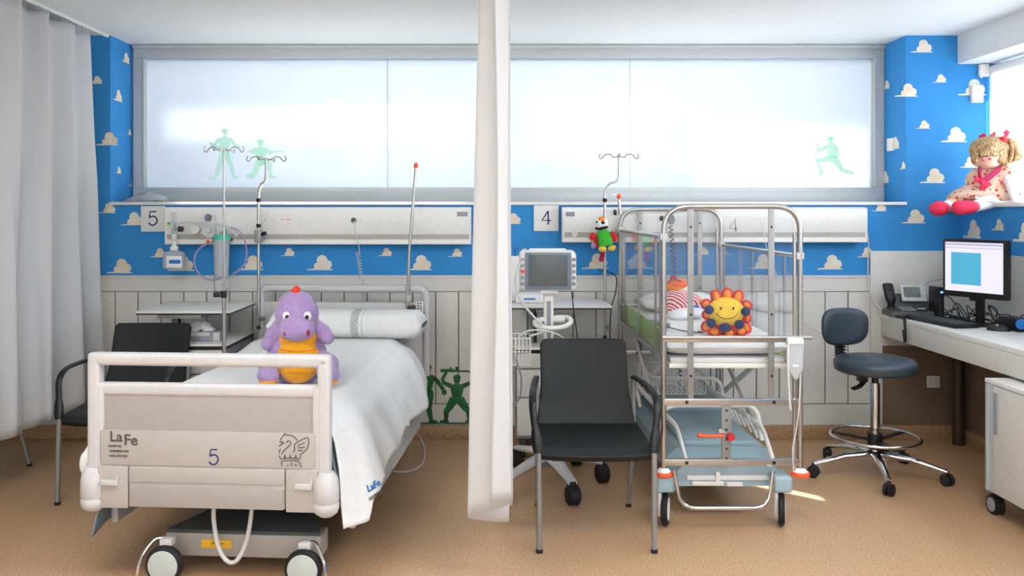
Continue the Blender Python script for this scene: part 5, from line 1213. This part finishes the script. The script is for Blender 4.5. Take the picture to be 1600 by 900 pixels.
# head and hair
hd = obj('head', MB('skin').ell(R_(575, 285, -.012), (22*rs, .098, 25*rs)).tube([R_(590, 370, 0), R_(600, 440, .01)], [.036, .04], 12), rd)
obj('nose', MB('skin').ell(R_(545, 325, -.095), (1.8*rs, .01, 1.8*rs)), hd)
obj('mouth', MB('coral').ell(R_(540, 340, -.098), (3.2*rs, .004, 1.1*rs), (0, .1, 0)), hd)
for px in (512, 575): obj('eye', MB('eyeblack').ell(R_(px, 298, -.093), (1.8*rs, .006, 2.2*rs)), hd)
obj('cheek', MB('coral').ell(R_(600, 330, -.097), (2.2*rs, .004, 1.8*rs)), hd)
hc = MB('hair')
hc.ell(R_(690, 300, .01), (15*rs, .07, 22*rs)).ell(R_(728, 265, .0), (11*rs, .05, 19*rs)).ell(R_(598, 245, .018), (30*rs, .108, 22*rs)).ell(R_(640, 290, .05), (27*rs, .09, 30*rs))
random.seed(5)
top = R_(600, 145, .0)
for i in range(46):       # fringe and side strands fall from the crown
    t_ = i/45; a = -1.15+2.3*t_; ex = 598+165*math.sin(a); dy = -.118*math.cos(a)
    ln = 285 if abs(a) < .55 else 370
    ln += random.uniform(-14, 14)
    if -.75 < a < .35: ln = 300+random.uniform(-12, 12)
    s0 = R_(600+60*math.sin(a), 150, dy*.35+.0); s1 = R_(598+125*math.sin(a), 185, dy*.88); s2 = R_(ex, 245, dy*1.02); s3 = R_(ex+random.uniform(-8, 8), ln, dy*.98)
    hc.tube(catmull([s0, s1, s2, s3], 4), [.012, .013, .013, .013, .013, .013, .012, .012, .012, .011, .011, .010, .004], 6)
obj('hair', hc, hd, sharp=180)
for (kx, ky, dy, sg, n) in ((705, 165, -.03, 1, 44), (500, 200, .03, -1, 14)):
    pg_ = MB('hair')
    for i in range(n):
        q = random.random(); w_ = random.uniform(-1, 1)
        if sg > 0: pts = [R_(kx+15, ky, dy), R_(kx+60+50*q, ky-10+30*q, dy+.03*w_), R_(kx+75+90*q, 260+20*q, dy+.05*w_), R_(kx+40+130*q, 375-50*q+random.uniform(-12, 12), dy+.06*w_)]
        else: pts = [R_(kx-5, ky, dy), R_(kx-35-10*q, ky+40, dy+.03*w_), R_(kx-45+20*q, 320, dy+.03*w_), R_(kx-30+40*q, 385+random.uniform(-8, 8), dy+.03*w_)]
        pg_.tube(catmull(pts, 4), [.012, .012, .013, .013, .013, .013, .013, .012, .012, .011, .009, .007, .003], 6)
    obj('pigtail', pg_, hd, sharp=180)
obj('hair_tie', MB('red').ell(R_(712, 165, -.05), (7.5*rs, .03, 6.5*rs)).m('shoe').tube([R_(720, 150, -.04), R_(745, 115, -.04), R_(740, 85, -.04)], [.008, .012, .022], 8, flat=(1, .4)).tube([R_(735, 110, -.04), R_(760, 85, -.04)], [.008, .018], 8, flat=(1, .4)), hd)
obj('ribbon', MB('maroon').tube([R_(510, 137, .0), R_(560, 118, .0)], [.012, .014], 8, flat=(1, .5)).m('shoe').tube([R_(600, 122, .0), R_(640, 112, .0)], [.006, .012], 8, flat=(1, .5)).tube([R_(640, 118, .0), R_(642, 90, .0)], [.01, .006], 8, flat=(1, .5)), hd)
# small fittings on the wallpaper
t = thing('wall_sensor', 'small white sensor box on the blue wall near the ceiling beam, over a cloud', 'sensor', P(1526, 145, D1))
obj('housing', MB('white').b2(P(1515.5, 134, D1), P(1537, 160, D1-.03), .004), t)
t = thing('wall_thermostat', 'tiny white box on the blue side wall of the window recess, right', 'sensor', (XR, 5.76, Z(225, 5.76)))
obj('housing', MB('white').b2((XR-.02, 5.72, Z(236, 5.76)), (XR, 5.80, Z(216, 5.76)), .004), t)
